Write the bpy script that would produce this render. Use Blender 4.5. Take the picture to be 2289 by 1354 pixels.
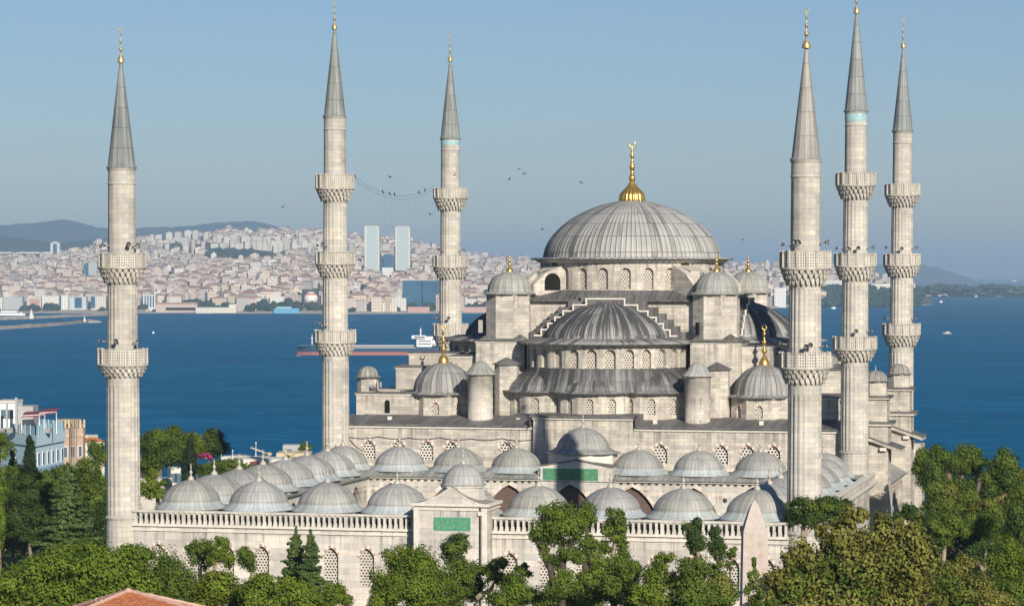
import bpy, math, random
import numpy as np
from mathutils import Vector
random.seed(11); RNG = np.random.default_rng(11)
PI = math.pi; R = math.radians
for o in list(bpy.data.objects): bpy.data.objects.remove(o)
SC = bpy.context.scene; COL = SC.collection
# ---------------------------------------------------------------- camera
CAM = Vector((70.18, -272.98, 36.0)); YAW = 0.23145; PITCH = 0.045379
FPX = 6400.0; PCX = 1144.5; PPY = 902.62; IMW = 2289.0; IMH = 1354.0
cd = bpy.data.cameras.new('camera'); cam = bpy.data.objects.new('camera', cd); COL.objects.link(cam)
cam.location = CAM; cam.rotation_euler = (PI/2 - PITCH, 0, YAW)
cd.sensor_width = 36; cd.lens = 36*FPX/IMW; cd.shift_y = (PPY-IMH/2)/IMW
cd.clip_start = 1; cd.clip_end = 200000; SC.camera = cam
# ---------------------------------------------------------------- sky, sun, exposure
SUN_EL = R(24.5); SUN_AZ = R(31.8)          # sun stands to the right and behind the camera
sun_dir = Vector((math.sin(SUN_AZ)*math.cos(SUN_EL), -math.cos(SUN_AZ)*math.cos(SUN_EL), math.sin(SUN_EL)))
W = bpy.data.worlds.new('World'); SC.world = W; W.use_nodes = True
wn = W.node_tree.nodes; wl = W.node_tree.links
sky = wn.new('ShaderNodeTexSky'); sky.sky_type = 'NISHITA'; sky.sun_disc = False
sky.sun_elevation = SUN_EL; sky.sun_rotation = math.atan2(sun_dir.x, sun_dir.y)
sky.altitude = 60; sky.air_density = 1.0; sky.dust_density = 0.3; sky.ozone_density = 5.0
tintn = wn.new('ShaderNodeMix'); tintn.data_type = 'RGBA'; tintn.blend_type = 'MULTIPLY'; tintn.inputs[0].default_value = 1.0
wl.new(sky.outputs[0], tintn.inputs[6]); tintn.inputs[7].default_value = (.86, .86, .93, 1)
wl.new(tintn.outputs[2], wn['Background'].inputs[0]); wn['Background'].inputs[1].default_value = 0.07
sd = bpy.data.lights.new('sun', 'SUN'); sd.energy = 5.0; sd.angle = R(0.5); sd.color = (1.0, 0.92, 0.80)
so = bpy.data.objects.new('sun', sd); COL.objects.link(so)
so.rotation_euler = sun_dir.to_track_quat('Z', 'Y').to_euler()
SC.view_settings.view_transform = 'Standard'; SC.view_settings.look = 'None'
SC.view_settings.exposure = 0.3; SC.view_settings.gamma = 1.0
SC.cycles.max_bounces = 5; SC.cycles.transparent_max_bounces = 8
# ---------------------------------------------------------------- pixel <-> place
_r = Vector((math.cos(YAW), math.sin(YAW), 0))
_fh = Vector((-math.sin(YAW), math.cos(YAW), 0))
_f = _fh*math.cos(PITCH) + Vector((0, 0, -math.sin(PITCH)))
_u = _r.cross(_f)
def ray(px, py): return _f + _r*((px-PCX)/FPX) + _u*((PPY-py)/FPX)
def at(px, py, d):                 # point at horizontal distance d ahead of the camera
    q = ray(px, py); return CAM + q*(d/q.dot(_fh))
def atz(px, py, z):
    q = ray(px, py); return CAM + q*((z-CAM.z)/q.z)
def atv(px, py, v):
    q = ray(px, py); return CAM + q*((v-CAM.y)/q.y)
SEA = -32.0
# ---------------------------------------------------------------- mesh builder
class MB:
    def __init__(s): s.v = []; s.f = []; s.m = []; s.uv = []; s.sm = []; s.col = []
    def addv(s, pts):
        b = len(s.v); s.v += [tuple(p) for p in pts]; return b
    def addf(s, idx, m=0, uv=None, smooth=False, col=None):
        s.f.append(tuple(idx)); s.m.append(m); s.uv.append(uv); s.sm.append(smooth); s.col.append(col)
    def face(s, pts, m=0, uv=None, col=None):
        b = s.addv(pts); s.addf(range(b, b+len(pts)), m, uv, False, col)
    def box(s, x0, x1, y0, y1, z0, z1, m=0, mt=None, col=None, rot=0, c=None):
        if mt is None: mt = m
        P = [(x0, y0), (x1, y0), (x1, y1), (x0, y1)]
        if rot:
            cx, cy = c if c else ((x0+x1)/2, (y0+y1)/2); ca, sa = math.cos(rot), math.sin(rot)
            P = [(cx+(x-cx)*ca-(y-cy)*sa, cy+(x-cx)*sa+(y-cy)*ca) for x, y in P]
        s.prism(P, z0, z1, m, mt, col=col)
    def prism(s, P, z0, z1, m=0, mt=None, bottom=True, top=True, col=None):   # P counter-clockwise
        if mt is None: mt = m
        n = len(P)
        for i in range(n):
            a, b = P[i], P[(i+1) % n]
            s.face([(a[0], a[1], z0), (b[0], b[1], z0), (b[0], b[1], z1), (a[0], a[1], z1)], m, col=col)
        if top: s.face([(p[0], p[1], z1) for p in P], mt, col=col)
        if bottom: s.face([(p[0], p[1], z0) for p in reversed(P)], m, col=col)
    def cone(s, P, z0, apex, m=0, rib=None):                                # pyramid roof
        n = len(P)
        for i in range(n):
            a, b = P[i], P[(i+1) % n]
            L = math.dist(a, b)
            uv = None if rib is None else [(0, 0), (L/rib, 0), (L/rib/2, 2)]
            s.face([(a[0], a[1], z0), (b[0], b[1], z0), apex], m, uv)
    def lathe(s, cx, cy, prof, n=32, m=0, a0=-PI, a1=PI, rmod=None, ribs=None, smooth=True, mats=None):
        full = abs((a1-a0)-2*PI) < 1e-6; cols = n if full else n+1
        arc = [0.0]
        for i in range(1, len(prof)): arc.append(arc[-1]+math.dist(prof[i], prof[i-1]))
        rref = max(p[0] for p in prof)
        b = len(s.v)
        for j, (r, z) in enumerate(prof):
            for i in range(cols):
                a = a0+(a1-a0)*i/n
                k = rmod(i, j) if rmod else 1.0
                s.v.append((cx+r*k*math.sin(a), cy-r*k*math.cos(a), z))      # angle 0 faces -y
        for j in range(len(prof)-1):
            for i in range(n):
                i2 = (i+1) % cols
                t0 = (a0+(a1-a0)*i/n)/(2*PI); t1 = (a0+(a1-a0)*(i+1)/n)/(2*PI)
                k = ribs if ribs else 2*PI*rref
                uv = [(t0*k, arc[j]), (t1*k, arc[j]), (t1*k, arc[j+1]), (t0*k, arc[j+1])]
                s.addf((b+j*cols+i, b+j*cols+i2, b+(j+1)*cols+i2, b+(j+1)*cols+i), mats[j] if mats else m, uv, smooth)
    def tube(s, pts, r, n=6, m=0):
        pts = [Vector(p) for p in pts]; rs = r if isinstance(r, (list, tuple)) else [r]*len(pts)
        b = len(s.v)
        for i, p in enumerate(pts):
            d = (pts[min(i+1, len(pts)-1)]-pts[max(i-1, 0)]).normalized()
            x = d.cross(Vector((0, 0, 1)) if abs(d.z) < .9 else Vector((1, 0, 0))).normalized(); y = d.cross(x)
            for k in range(n):
                a = 2*PI*k/n; s.v.append(tuple(p+(x*math.cos(a)+y*math.sin(a))*rs[i]))
        for i in range(len(pts)-1):
            for k in range(n):
                k2 = (k+1) % n
                s.addf((b+i*n+k, b+i*n+k2, b+(i+1)*n+k2, b+(i+1)*n+k), m, None, True)
        s.addf(tuple(b+k for k in range(n)), m); s.addf(tuple(b+(len(pts)-1)*n+k for k in reversed(range(n))), m)
    def ell(s, c, rx, ry, rz, m=0, n=10, h=6):
        b = len(s.v)
        for j in range(h+1):
            t = PI*j/h
            for i in range(n):
                a = 2*PI*i/n
                s.v.append((c[0]+rx*math.sin(t)*math.cos(a), c[1]+ry*math.sin(t)*math.sin(a), c[2]-rz*math.cos(t)))
        for j in range(h):
            for i in range(n):
                i2 = (i+1) % n
                s.addf((b+j*n+i, b+j*n+i2, b+(j+1)*n+i2, b+(j+1)*n+i), m, None, True)
    def build(s, name, mats, parent=None, off=None):
        if off is None: off = ROOT.get(parent.name, (0, 0, 0)) if parent else (0, 0, 0)
        V = np.array(s.v, dtype=np.float64) - np.array(off, dtype=np.float64)
        me = bpy.data.meshes.new(name)
        me.from_pydata(V.tolist(), [], s.f)
        for mt in (mats if isinstance(mats, (list, tuple)) else [mats]): me.materials.append(mt)
        me.polygons.foreach_set('material_index', np.array(s.m, dtype=np.int32))
        me.polygons.foreach_set('use_smooth', np.array(s.sm, dtype=bool))
        uvl = me.uv_layers.new(name='UVMap'); out = []
        for fi, f in enumerate(s.f):
            if s.uv[fi] is not None: out += [c for p in s.uv[fi] for c in p]; continue
            P = [Vector(s.v[i]) for i in f[:4]]
            n = (P[1]-P[0]).cross(P[2]-P[1])
            if n.length < 1e-9 and len(P) > 3: n = (P[2]-P[1]).cross(P[3]-P[2])
            if n.length > 1e-9: n.normalize()
            if abs(n.z) > .75 or (n.x == 0 and n.y == 0):
                for i in f: out += [s.v[i][0], s.v[i][1]]
            else:
                t = Vector((-n.y, n.x, 0)).normalized()
                for i in f: out += [s.v[i][0]*t.x+s.v[i][1]*t.y, s.v[i][2]]
        uvl.data.foreach_set('uv', np.array(out, dtype=np.float32))
        if any(c is not None for c in s.col):
            ca = me.color_attributes.new('tint', 'FLOAT_COLOR', 'CORNER'); cc = []
            for fi, f in enumerate(s.f): cc += list((s.col[fi] or (1, 1, 1))+(1.0,))*len(f)
            ca.data.foreach_set('color', np.array(cc, dtype=np.float32))
        me.update()
        o = bpy.data.objects.new(name, me); COL.objects.link(o)
        if parent: o.parent = parent; ROOT[o.name] = tuple(off)
        else:
            o.location = off; ROOT[o.name] = tuple(off)
        return o
ROOT = {}
def tag(o, label=None, cat=None, group=None, kind=None):
    if label: o['label'] = label
    if cat: o['category'] = cat
    if group: o['group'] = group
    if kind: o['kind'] = kind
    return o
def thing(name, label, cat, loc, group=None):
    o = bpy.data.objects.new(name, None); COL.objects.link(o); o.location = loc; o.empty_display_size = .5
    ROOT[o.name] = tuple(loc); return tag(o, label, cat, group)
def copy_tree(o, parent=None):
    c = o.copy(); COL.objects.link(c); c.parent = parent
    for ch in o.children: copy_tree(ch, c)
    return c
def ngon(cx, cy, r, n=8, ph=None):
    ph = PI/n if ph is None else ph
    return [(cx+r*math.sin(ph+2*PI*i/n), cy-r*math.cos(ph+2*PI*i/n)) for i in range(n)]
# ---------------------------------------------------------------- materials
class NT:
    def __init__(s, name, rough=.8, spec=.3):
        s.m = bpy.data.materials.new(name); s.m.use_nodes = True; s.t = s.m.node_tree
        s.b = s.t.nodes['Principled BSDF']; s.b.inputs['Roughness'].default_value = rough
        s.b.inputs['Specular IOR Level'].default_value = spec
        s.geo = s.t.nodes.new('ShaderNodeNewGeometry'); s.tc = s.t.nodes.new('ShaderNodeTexCoord')
        s.pos = s.geo.outputs['Position']; s.uv = s.tc.outputs['UV']
    def put(s, sock, v):
        if v is None: return
        if hasattr(v, 'is_linked') or isinstance(v, bpy.types.NodeSocket): s.t.links.new(v, sock)
        else:
            if isinstance(v, tuple) and len(v) == 3 and sock.type == 'RGBA': v = v+(1,)
            sock.default_value = v
    def math(s, op, a, b=None, c=None, clamp=False):
        n = s.t.nodes.new('ShaderNodeMath'); n.operation = op; n.use_clamp = clamp
        s.put(n.inputs[0], a); s.put(n.inputs[1], b); s.put(n.inputs[2], c); return n.outputs[0]
    def vmul(s, v, k):
        n = s.t.nodes.new('ShaderNodeVectorMath'); n.operation = 'MULTIPLY'; s.put(n.inputs[0], v); n.inputs[1].default_value = k
        return n.outputs[0]
    def sep(s, v):
        n = s.t.nodes.new('ShaderNodeSeparateXYZ'); s.put(n.inputs[0], v); return n.outputs
    def comb(s, x, y, z=0.0):
        n = s.t.nodes.new('ShaderNodeCombineXYZ'); s.put(n.inputs[0], x); s.put(n.inputs[1], y); s.put(n.inputs[2], z); return n.outputs[0]
    def noise(s, v, scale=1.0, detail=3.0, rough=.55):
        n = s.t.nodes.new('ShaderNodeTexNoise'); s.put(n.inputs['Vector'], v)
        n.inputs['Scale'].default_value = scale; n.inputs['Detail'].default_value = detail; n.inputs['Roughness'].default_value = rough
        return n.outputs[0]
    def white(s, v):
        n = s.t.nodes.new('ShaderNodeTexWhiteNoise'); n.noise_dimensions = '3D'; s.put(n.inputs['Vector'], v); return n.outputs['Value']
    def rng(s, v, a, b, c=0.0, d=1.0):
        n = s.t.nodes.new('ShaderNodeMapRange'); s.put(n.inputs[0], v)
        for i, k in enumerate((a, b, c, d)): n.inputs[i+1].default_value = k
        return n.outputs[0]
    def mix(s, f, a, b, mode='MIX'):
        n = s.t.nodes.new('ShaderNodeMix'); n.data_type = 'RGBA'; n.blend_type = mode
        s.put(n.inputs[0], f); s.put(n.inputs[6], a); s.put(n.inputs[7], b); return n.outputs[2]
    def brick(s, v, c1, c2, mo, w, h, ms=.012):
        n = s.t.nodes.new('ShaderNodeTexBrick'); s.put(n.inputs['Vector'], v); n.inputs['Scale'].default_value = 1
        s.put(n.inputs['Color1'], c1); s.put(n.inputs['Color2'], c2); s.put(n.inputs['Mortar'], mo)
        n.inputs['Brick Width'].default_value = w; n.inputs['Row Height'].default_value = h
        n.inputs['Mortar Size'].default_value = ms; n.inputs['Mortar Smooth'].default_value = .2
        return n.outputs['Color'], n.outputs['Fac']
    def bump(s, h, dist=.05, st=.5):
        n = s.t.nodes.new('ShaderNodeBump'); s.put(n.inputs['Height'], h); n.inputs['Distance'].default_value = dist
        n.inputs['Strength'].default_value = st; s.t.links.new(n.outputs[0], s.b.inputs['Normal'])
    def out(s, c, rough=None):
        s.put(s.b.inputs['Base Color'], c)
        if rough is not None: s.put(s.b.inputs['Roughness'], rough)
        return s.m
def plain(name, c, rough=.8, spec=.3, metal=0, var=.12, sc=2.0):
    n = NT(name, rough, spec); n.b.inputs['Metallic'].default_value = metal
    f = n.rng(n.noise(n.pos, sc, 3), .3, .7, 1-var, 1+var)
    return n.out(n.mix(1.0, c, n.comb(f, f, f), 'MULTIPLY'))
def stone(name, c1, c2, mo, bw=.95, bh=.44, stain=.6, dirt=(.17, .155, .135), ledges=()):
    n = NT(name, .9, .2)
    col, fac = n.brick(n.uv, c1, c2, mo, bw, bh)
    col2, _ = n.brick(n.vmul(n.uv, (1, 1, 1)), (.74, .745, .77), (1.12, 1.08, 1.03), (1, 1, 1), bw*2.3, bh*1.0, 0)
    col = n.mix(.8, col, col2, 'MULTIPLY')
    f = n.rng(n.noise(n.pos, .28, 6, .65), .3, .70, .70, 1.12)
    col = n.mix(1.0, col, n.comb(f, f, f), 'MULTIPLY')
    st = n.rng(n.noise(n.vmul(n.pos, (1.3, 1.3, .08)), 1.0, 5, .65), .47, .70, 0, stain)
    sp = n.rng(n.noise(n.pos, 2.3, 3), .35, .75, .2, 1.0)
    col = n.mix(n.math('MULTIPLY', st, sp), col, dirt)
    if ledges:                       # run-off stains hanging below the cornices
        z = n.sep(n.pos)[2]; m_ = 0.0
        dr = n.rng(n.noise(n.vmul(n.pos, (1.9, 1.9, .03)), 1.0, 4, .65), .50, .66)
        for a, b in ledges:
            g = n.math('MULTIPLY', n.rng(z, a, b, 0, 1), n.math('LESS_THAN', z, b+.02)); m_ = g if m_ == 0.0 else n.math('MAXIMUM', m_, g)
        col = n.mix(n.math('MULTIPLY', n.math('MULTIPLY', dr, m_), .75), col, (.11, .10, .088))
    n.bump(n.math('ADD', n.math('MULTIPLY', fac, -1.0), n.noise(n.pos, 6, 2)), .03, .5)
    return n.out(col)
def lead(name, dark, pale, lo, hi, rib_dark=.5, rowh=2.4, seamcol=(.05, .05, .055), yk=.10, xk=.55, palelow=0.0):
    n = NT(name, .6, .35)
    x, y, _ = n.sep(n.uv)
    row = n.math('FLOOR', n.math('DIVIDE', y, rowh)); rib = n.math('FLOOR', x)
    pn = n.white(n.comb(rib, row, 3.0))
    oi = n.t.nodes.new('ShaderNodeObjectInfo').outputs['Random']
    st = n.noise(n.comb(n.math('MULTIPLY', x, xk), n.math('MULTIPLY', y, yk), n.math('MULTIPLY', oi, 40.0)), 1.0, 3, .65)
    pr = n.white(n.comb(rib, 7.0, 1.0))
    v = n.math('ADD', n.math('MULTIPLY', st, .58), n.math('ADD', n.math('MULTIPLY', pn, .16), n.math('MULTIPLY', pr, .26)))
    if palelow: v = n.math('ADD', v, n.rng(y, 0, palelow, .13, -.05))
    c = n.mix(n.rng(v, lo, hi), dark, pale)
    big = n.rng(n.noise(n.pos, .35, 3), .3, .7, .85, 1.12)
    big = n.math('MULTIPLY', big, n.rng(oi, 0, 1, .88, 1.08))
    c = n.mix(1.0, c, n.comb(big, big, n.math('MULTIPLY', big, n.rng(n.math('FRACT', n.math('MULTIPLY', oi, 7.3)), 0, 1, .95, 1.04))), 'MULTIPLY')
    fx = n.math('FRACT', x); fy = n.math('FRACT', n.math('DIVIDE', y, rowh))
    s1 = n.math('LESS_THAN', fx, .17); s2 = n.math('LESS_THAN', n.math('MULTIPLY', fy, rowh), .09)
    seam = n.math('MULTIPLY', n.math('MAXIMUM', s1, s2), rib_dark)
    n.bump(n.noise(n.pos, 1.2, 3), .05, .3)
    return n.out(n.mix(seam, c, seamcol))
M = {}
M['stone'] = stone('pale limestone blocks', (0.614, 0.574, 0.505), (0.512, 0.479, 0.417), (0.391, 0.365, 0.312), ledges=((14.3, 17.1), (16.2, 18.4), (23.5, 27.5), (31.0, 33.2), (18.8, 21.0)))
M['stone_clean'] = stone('clean pale stone blocks', (0.664, 0.629, 0.570), (0.583, 0.550, 0.492), (0.456, 0.425, 0.377), 1.3, .62, .3, ledges=((8.0, 10.15), (10.2, 10.62), (10.4, 12.9)))
M['minaret_stone'] = stone('minaret stone', (0.570, 0.543, 0.485), (0.506, 0.480, 0.423), (0.383, 0.359, 0.311), 1.1, .5, .4)
M['drum_stone'] = stone('stained drum stone', (0.603, 0.567, 0.492), (0.506, 0.472, 0.409), (0.384, 0.352, 0.302), 1.0, .46, 1.0, (.13, .12, .105), ledges=((35.2, 37.4), (25.4, 27.15), (19.9, 21.35)))
M['trim'] = plain('pale stone trim', (.62, .58, .51), .9, .2)
M['lead_main'] = lead('streaked grey lead', (.085, .085, .08), (.35, .345, .32), .28, .50, .85, 2.3, yk=.12, xk=2.2)
M['lead_half'] = lead('dark streaked lead', (.070, .070, .072), (.36, .35, .33), .48, .66, .55, 1.9, yk=.25, xk=2.6, palelow=6.5)
M['lead_apse'] = lead('dark apse lead', (.060, .059, .060), (.24, .235, .225), .50, .74, .5, 1.6, yk=.3, xk=2.4, palelow=4.0)
M['lead_roof'] = lead('dark lead roof sheets', (.085, .082, .080), (.15, .145, .14), .38, .66, .4, 3.0, (.22, .21, .20), xk=.9)
M['lead_court'] = lead('pale blue grey lead', (.22, .222, .208), (.36, .355, .33), .34, .62, .45, 1.2, (.12, .12, .118), xk=1.1, yk=.3)
M['lead_flange'] = lead('pale weathered lead skirt', (.29, .325, .33), (.42, .455, .45), .34, .62, .4, 9.0, (.15, .16, .16), xk=1.1, yk=.3)
M['lead_spire'] = lead('spire lead', (.13, .145, .14), (.27, .29, .272), .36, .62, .6, 2.05, (.06, .065, .07))
M['lead_spire_warm'] = lead('weathered buff spire lead', (.18, .172, .16), (.36, .345, .32), .36, .6, .55, 2.3, (.12, .10, .09))
M['lead_corner'] = lead('ribbed grey lead', (.09, .09, .085), (.35, .34, .31), .36, .60, .6, 3.5, yk=.12, xk=1.5)
M['gold'] = plain('gilded metal', (.72, .46, .13), .32, .5, .85, .15)
M['dullgold'] = plain('tarnished gilded metal', (.46, .35, .17), .45, .5, .6, .2)
M['white_metal'] = plain('weathered pale metal', (.42, .39, .34), .6, .3, .2)
M['dark'] = plain('dark opening', (.015, .014, .013), .9, .1)
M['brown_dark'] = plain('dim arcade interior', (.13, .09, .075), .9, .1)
M['horn_grey'] = plain('grey horn paint', (.30, .30, .29), .5, .4)
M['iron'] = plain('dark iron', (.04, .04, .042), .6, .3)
def grille(p, hole, ca, cb):
    n = NT('pierced plaster window', .85, .2)
    x, y, _ = n.sep(n.uv)
    X = n.math('DIVIDE', x, p); Y = n.math('DIVIDE', y, p*.87)
    row = n.math('FLOOR', Y); X = n.math('ADD', X, n.math('MULTIPLY', n.math('MODULO', n.math('ABSOLUTE', row), 2.0), .5))
    fx = n.math('SUBTRACT', n.math('FRACT', X), .5); fy = n.math('SUBTRACT', n.math('FRACT', Y), .5)
    d = n.math('SQRT', n.math('ADD', n.math('MULTIPLY', fx, fx), n.math('MULTIPLY', fy, fy)))
    h = n.math('LESS_THAN', d, hole)
    c = n.mix(n.rng(n.noise(n.pos, 1.5), .3, .7), ca, cb)
    return n.out(n.mix(h, c, (.012, .012, .013)))
M['grille'] = grille(.33, .29, (.44, .40, .345), (.55, .51, .44))
M['grille_big'] = grille(.40, .34, (.56, .53, .48), (.66, .63, .57))
def pierced():
    n = NT('pierced stone parapet', .9, .2)
    x, y, _ = n.sep(n.uv)
    X = n.math('FRACT', n.math('DIVIDE', x, .24)); Y = n.math('FRACT', n.math('DIVIDE', y, .27))
    dx = n.math('SUBTRACT', X, .5); dy = n.math('SUBTRACT', Y, .5)
    d = n.math('SQRT', n.math('ADD', n.math('MULTIPLY', dx, dx), n.math('MULTIPLY', dy, dy)))
    c = n.mix(n.rng(n.noise(n.pos, 1.2), .3, .7), (.50, .46, .40), (.62, .58, .51))
    return n.out(n.mix(n.math('MULTIPLY', n.math('LESS_THAN', d, .30), .9), c, (.06, .05, .045)))
M['pierced'] = pierced()
def tiles(name, base, mark):
    n = NT(name, .5, .4)
    f = n.rng(n.noise(n.vmul(n.pos, (5, 5, 7)), 1, 2), .52, .6)
    return n.out(n.mix(f, base, mark))
M['green'] = tiles('green enamel', (.06, .21, .115), (.08, .26, .145))
M['green_b'] = tiles('pale green enamel', (.07, .26, .17), (.10, .30, .19))
M['turq'] = tiles('turquoise tile', (.22, .42, .47), (.52, .56, .52))
M['ocre'] = plain('gilded lettering', (.30, .40, .16), .6)
M['red_stone'] = plain('reddish voussoir stone', (.42, .27, .21), .9)
M['pink_stone'] = plain('pinkish arch stone', (.52, .42, .35), .9)
M['granite'] = plain('pink granite', (.45, .385, .34), .85, .25, 0, .10, 3.0)
M['bark'] = plain('pale plane bark', (.28, .22, .16), .95, .1, 0, .35, 4)
M['bark_grey'] = plain('dull brown bark', (.15, .115, .085), .95, .1, 0, .35, 4)
M['bark_dark'] = plain('dark bark', (.07, .055, .042), .95, .1, 0, .3, 4)
def leaf(name, a, b, tr=.25):
    n = NT(name, .6, .12)
    rnd = n.geo.outputs['Random Per Island']
    big = n.rng(n.noise(n.pos, .55, 3), .36, .62, .0, 1.0)
    f = n.math('ADD', n.math('MULTIPLY', rnd, .5), n.math('MULTIPLY', big, .5))
    c = n.mix(f, a, b)
    n.out(c)
    t = n.t.nodes.new('ShaderNodeBsdfTranslucent'); n.put(t.inputs[0], n.mix(.35, c, (.22, .30, .03)))
    mx = n.t.nodes.new('ShaderNodeMixShader'); mx.inputs[0].default_value = tr
    n.t.links.new(n.b.outputs[0], mx.inputs[1]); n.t.links.new(t.outputs[0], mx.inputs[2])
    n.t.links.new(mx.outputs[0], n.t.nodes['Material Output'].inputs[0]); return n.m
M['leaf_mid'] = leaf('mid green leaves', (0.030, 0.062, 0.008), (0.159, 0.218, 0.031))
M['leaf_bright'] = leaf('bright green leaves', (0.036, 0.076, 0.008), (0.195, 0.254, 0.028))
M['leaf_dark'] = leaf('dark green leaves', (0.018, 0.040, 0.009), (0.080, 0.124, 0.026))
M['leaf_olive'] = leaf('olive brown leaves', (0.055, 0.068, 0.010), (0.266, 0.254, 0.059))
M['leaf_yellow'] = leaf('yellow green leaves', (.055, .085, .010), (.20, .21, .022))
M['leaf_conifer'] = leaf('conifer needles', (0.033, 0.062, 0.018), (0.124, 0.178, 0.050), .15)
M['leaf_cypress'] = leaf('cypress needles', (.012, .026, .010), (.03, .05, .018), .1)
M['leaf_pink'] = leaf('magenta blossom', (.25, .03, .10), (.42, .07, .20))
HAZE = 7.0e-5
# ---------------------------------------------------------------- building pieces
def arch_pts(s, w, zb, zt, kind, n=10):
    rise = w*.5 if kind == 'round' else w*.62
    zs = zt-rise; pts = []
    for k in range(n+1):
        t = -1+2*k/n
        if kind == 'round': x = -math.cos(PI*k/n); h = math.sin(PI*k/n)
        else: x = -math.cos(PI*k/n); h = (1-abs(x)**1.35)**.62
        pts.append((s+x*w/2, zs+h*rise))
    return pts
def bay_wall(mb, A, B, z0, z1, ops, depth=.3, m=0, mrev=0):
    """flat wall from A to B (left to right seen from outside) with real arched openings"""
    A = Vector((A[0], A[1], 0)); B = Vector((B[0], B[1], 0)); L = (B-A).length; t = (B-A)/L
    nrm = Vector((t.y, -t.x, 0))
    def P(s, z, d=0): q = A+t*s-nrm*d; return (q.x, q.y, z)
    def quad(s0, s1, za0, za1, zb1, zb0):
        mb.face([P(s0, za0), P(s1, za1), P(s1, zb1), P(s0, zb0)], m)
    res = []; cur = 0
    for (s, w, zb, zt, kind) in sorted(ops):
        l, r = s-w/2, s+w/2
        if l > cur+1e-4: quad(cur, l, z0, z0, z1, z1)
        if zb > z0+1e-4: quad(l, r, z0, z0, zb, zb)
        ap = arch_pts(s, w, zb, zt, kind)
        for (a, b) in zip(ap, ap[1:]): quad(a[0], b[0], a[1], b[1], z1, z1)
        loop = [(l, zb)]+ap+[(r, zb)]
        for (a, b) in zip(loop, loop[1:]):
            if abs(a[0]-b[0])+abs(a[1]-b[1]) < 1e-5: continue
            mb.face([P(a[0], a[1]), P(a[0], a[1], depth), P(b[0], b[1], depth), P(b[0], b[1])], mrev)
        mb.face([P(l, zb), P(r, zb), P(r, zb, depth), P(l, zb, depth)], mrev)
        res.append(([P(a, z, depth-.004) for a, z in loop], [(a-s, z-zb) for a, z in loop], P, (s, w, zb, zt, kind)))
        cur = r
    if cur < L-1e-4: quad(cur, L, z0, z0, z1, z1)
    return res
def window(res, parent, mat='grille', name='window'):
    pts, uv, P, op = res
    mb = MB(); mb.face(list(reversed(pts)), 0, list(reversed(uv))); 
    return mb.build(name, [M[mat]], parent)
def voussoirs(mb, res, th=.34, proud=.03, m1=1, m2=2):
    """alternating red and pale wedges round an opening"""
    _, _, P, (s, w, zb, zt, kind) = res
    ap = arch_pts(s, w, zb, zt, kind, 10); zs = ap[0][1]
    for i, (a, b) in enumerate(zip(ap, ap[1:])):
        o = []
        k = 1+ (th*(1.0 if i % 2 else .72))/(w/2)
        for q in (a, b): o.append((s+(q[0]-s)*k, zs+(q[1]-zs)*k+.02))
        mb.face([P(a[0], a[1], -proud), P(b[0], b[1], -proud), P(o[1][0], o[1][1], -proud), P(o[0][0], o[0][1], -proud)][::-1], m1 if i % 2 else m2)
        mb.face([P(o[0][0], o[0][1], -proud), P(o[1][0], o[1][1], -proud), P(o[1][0], o[1][1], 0), P(o[0][0], o[0][1], 0)][::-1], m1 if i % 2 else m2)
def dome_profile(r, z0, h, p=2.0, n=14, rmin=.12):
    pr = []
    for i in range(n+1):
        t = (PI/2)*i/n
        x = max(math.cos(t), 0)**(2/p); y = math.sin(t)**(2/p)
        pr.append((max(r*x, rmin), z0+h*y))
    return pr
def ribbed(k):
    return lambda i, j: 1.0+(k if i % 4 == 0 else 0.0)
def dome(name, parent, cx, cy, r, z0, h, ribs, mat, flange=(), p=2.0, rib=.012, n=14, a0=-PI, a1=PI, mats=None):
    mb = MB(); prof = list(flange)+dome_profile(r, z0, h, p, n)
    seg = int(round(4*ribs*(a1-a0)/(2*PI)))
    mb.lathe(cx, cy, prof, seg, 0, a0, a1, ribbed(rib), ribs)
    return mb.build(name, [M[mat]], parent)
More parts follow.
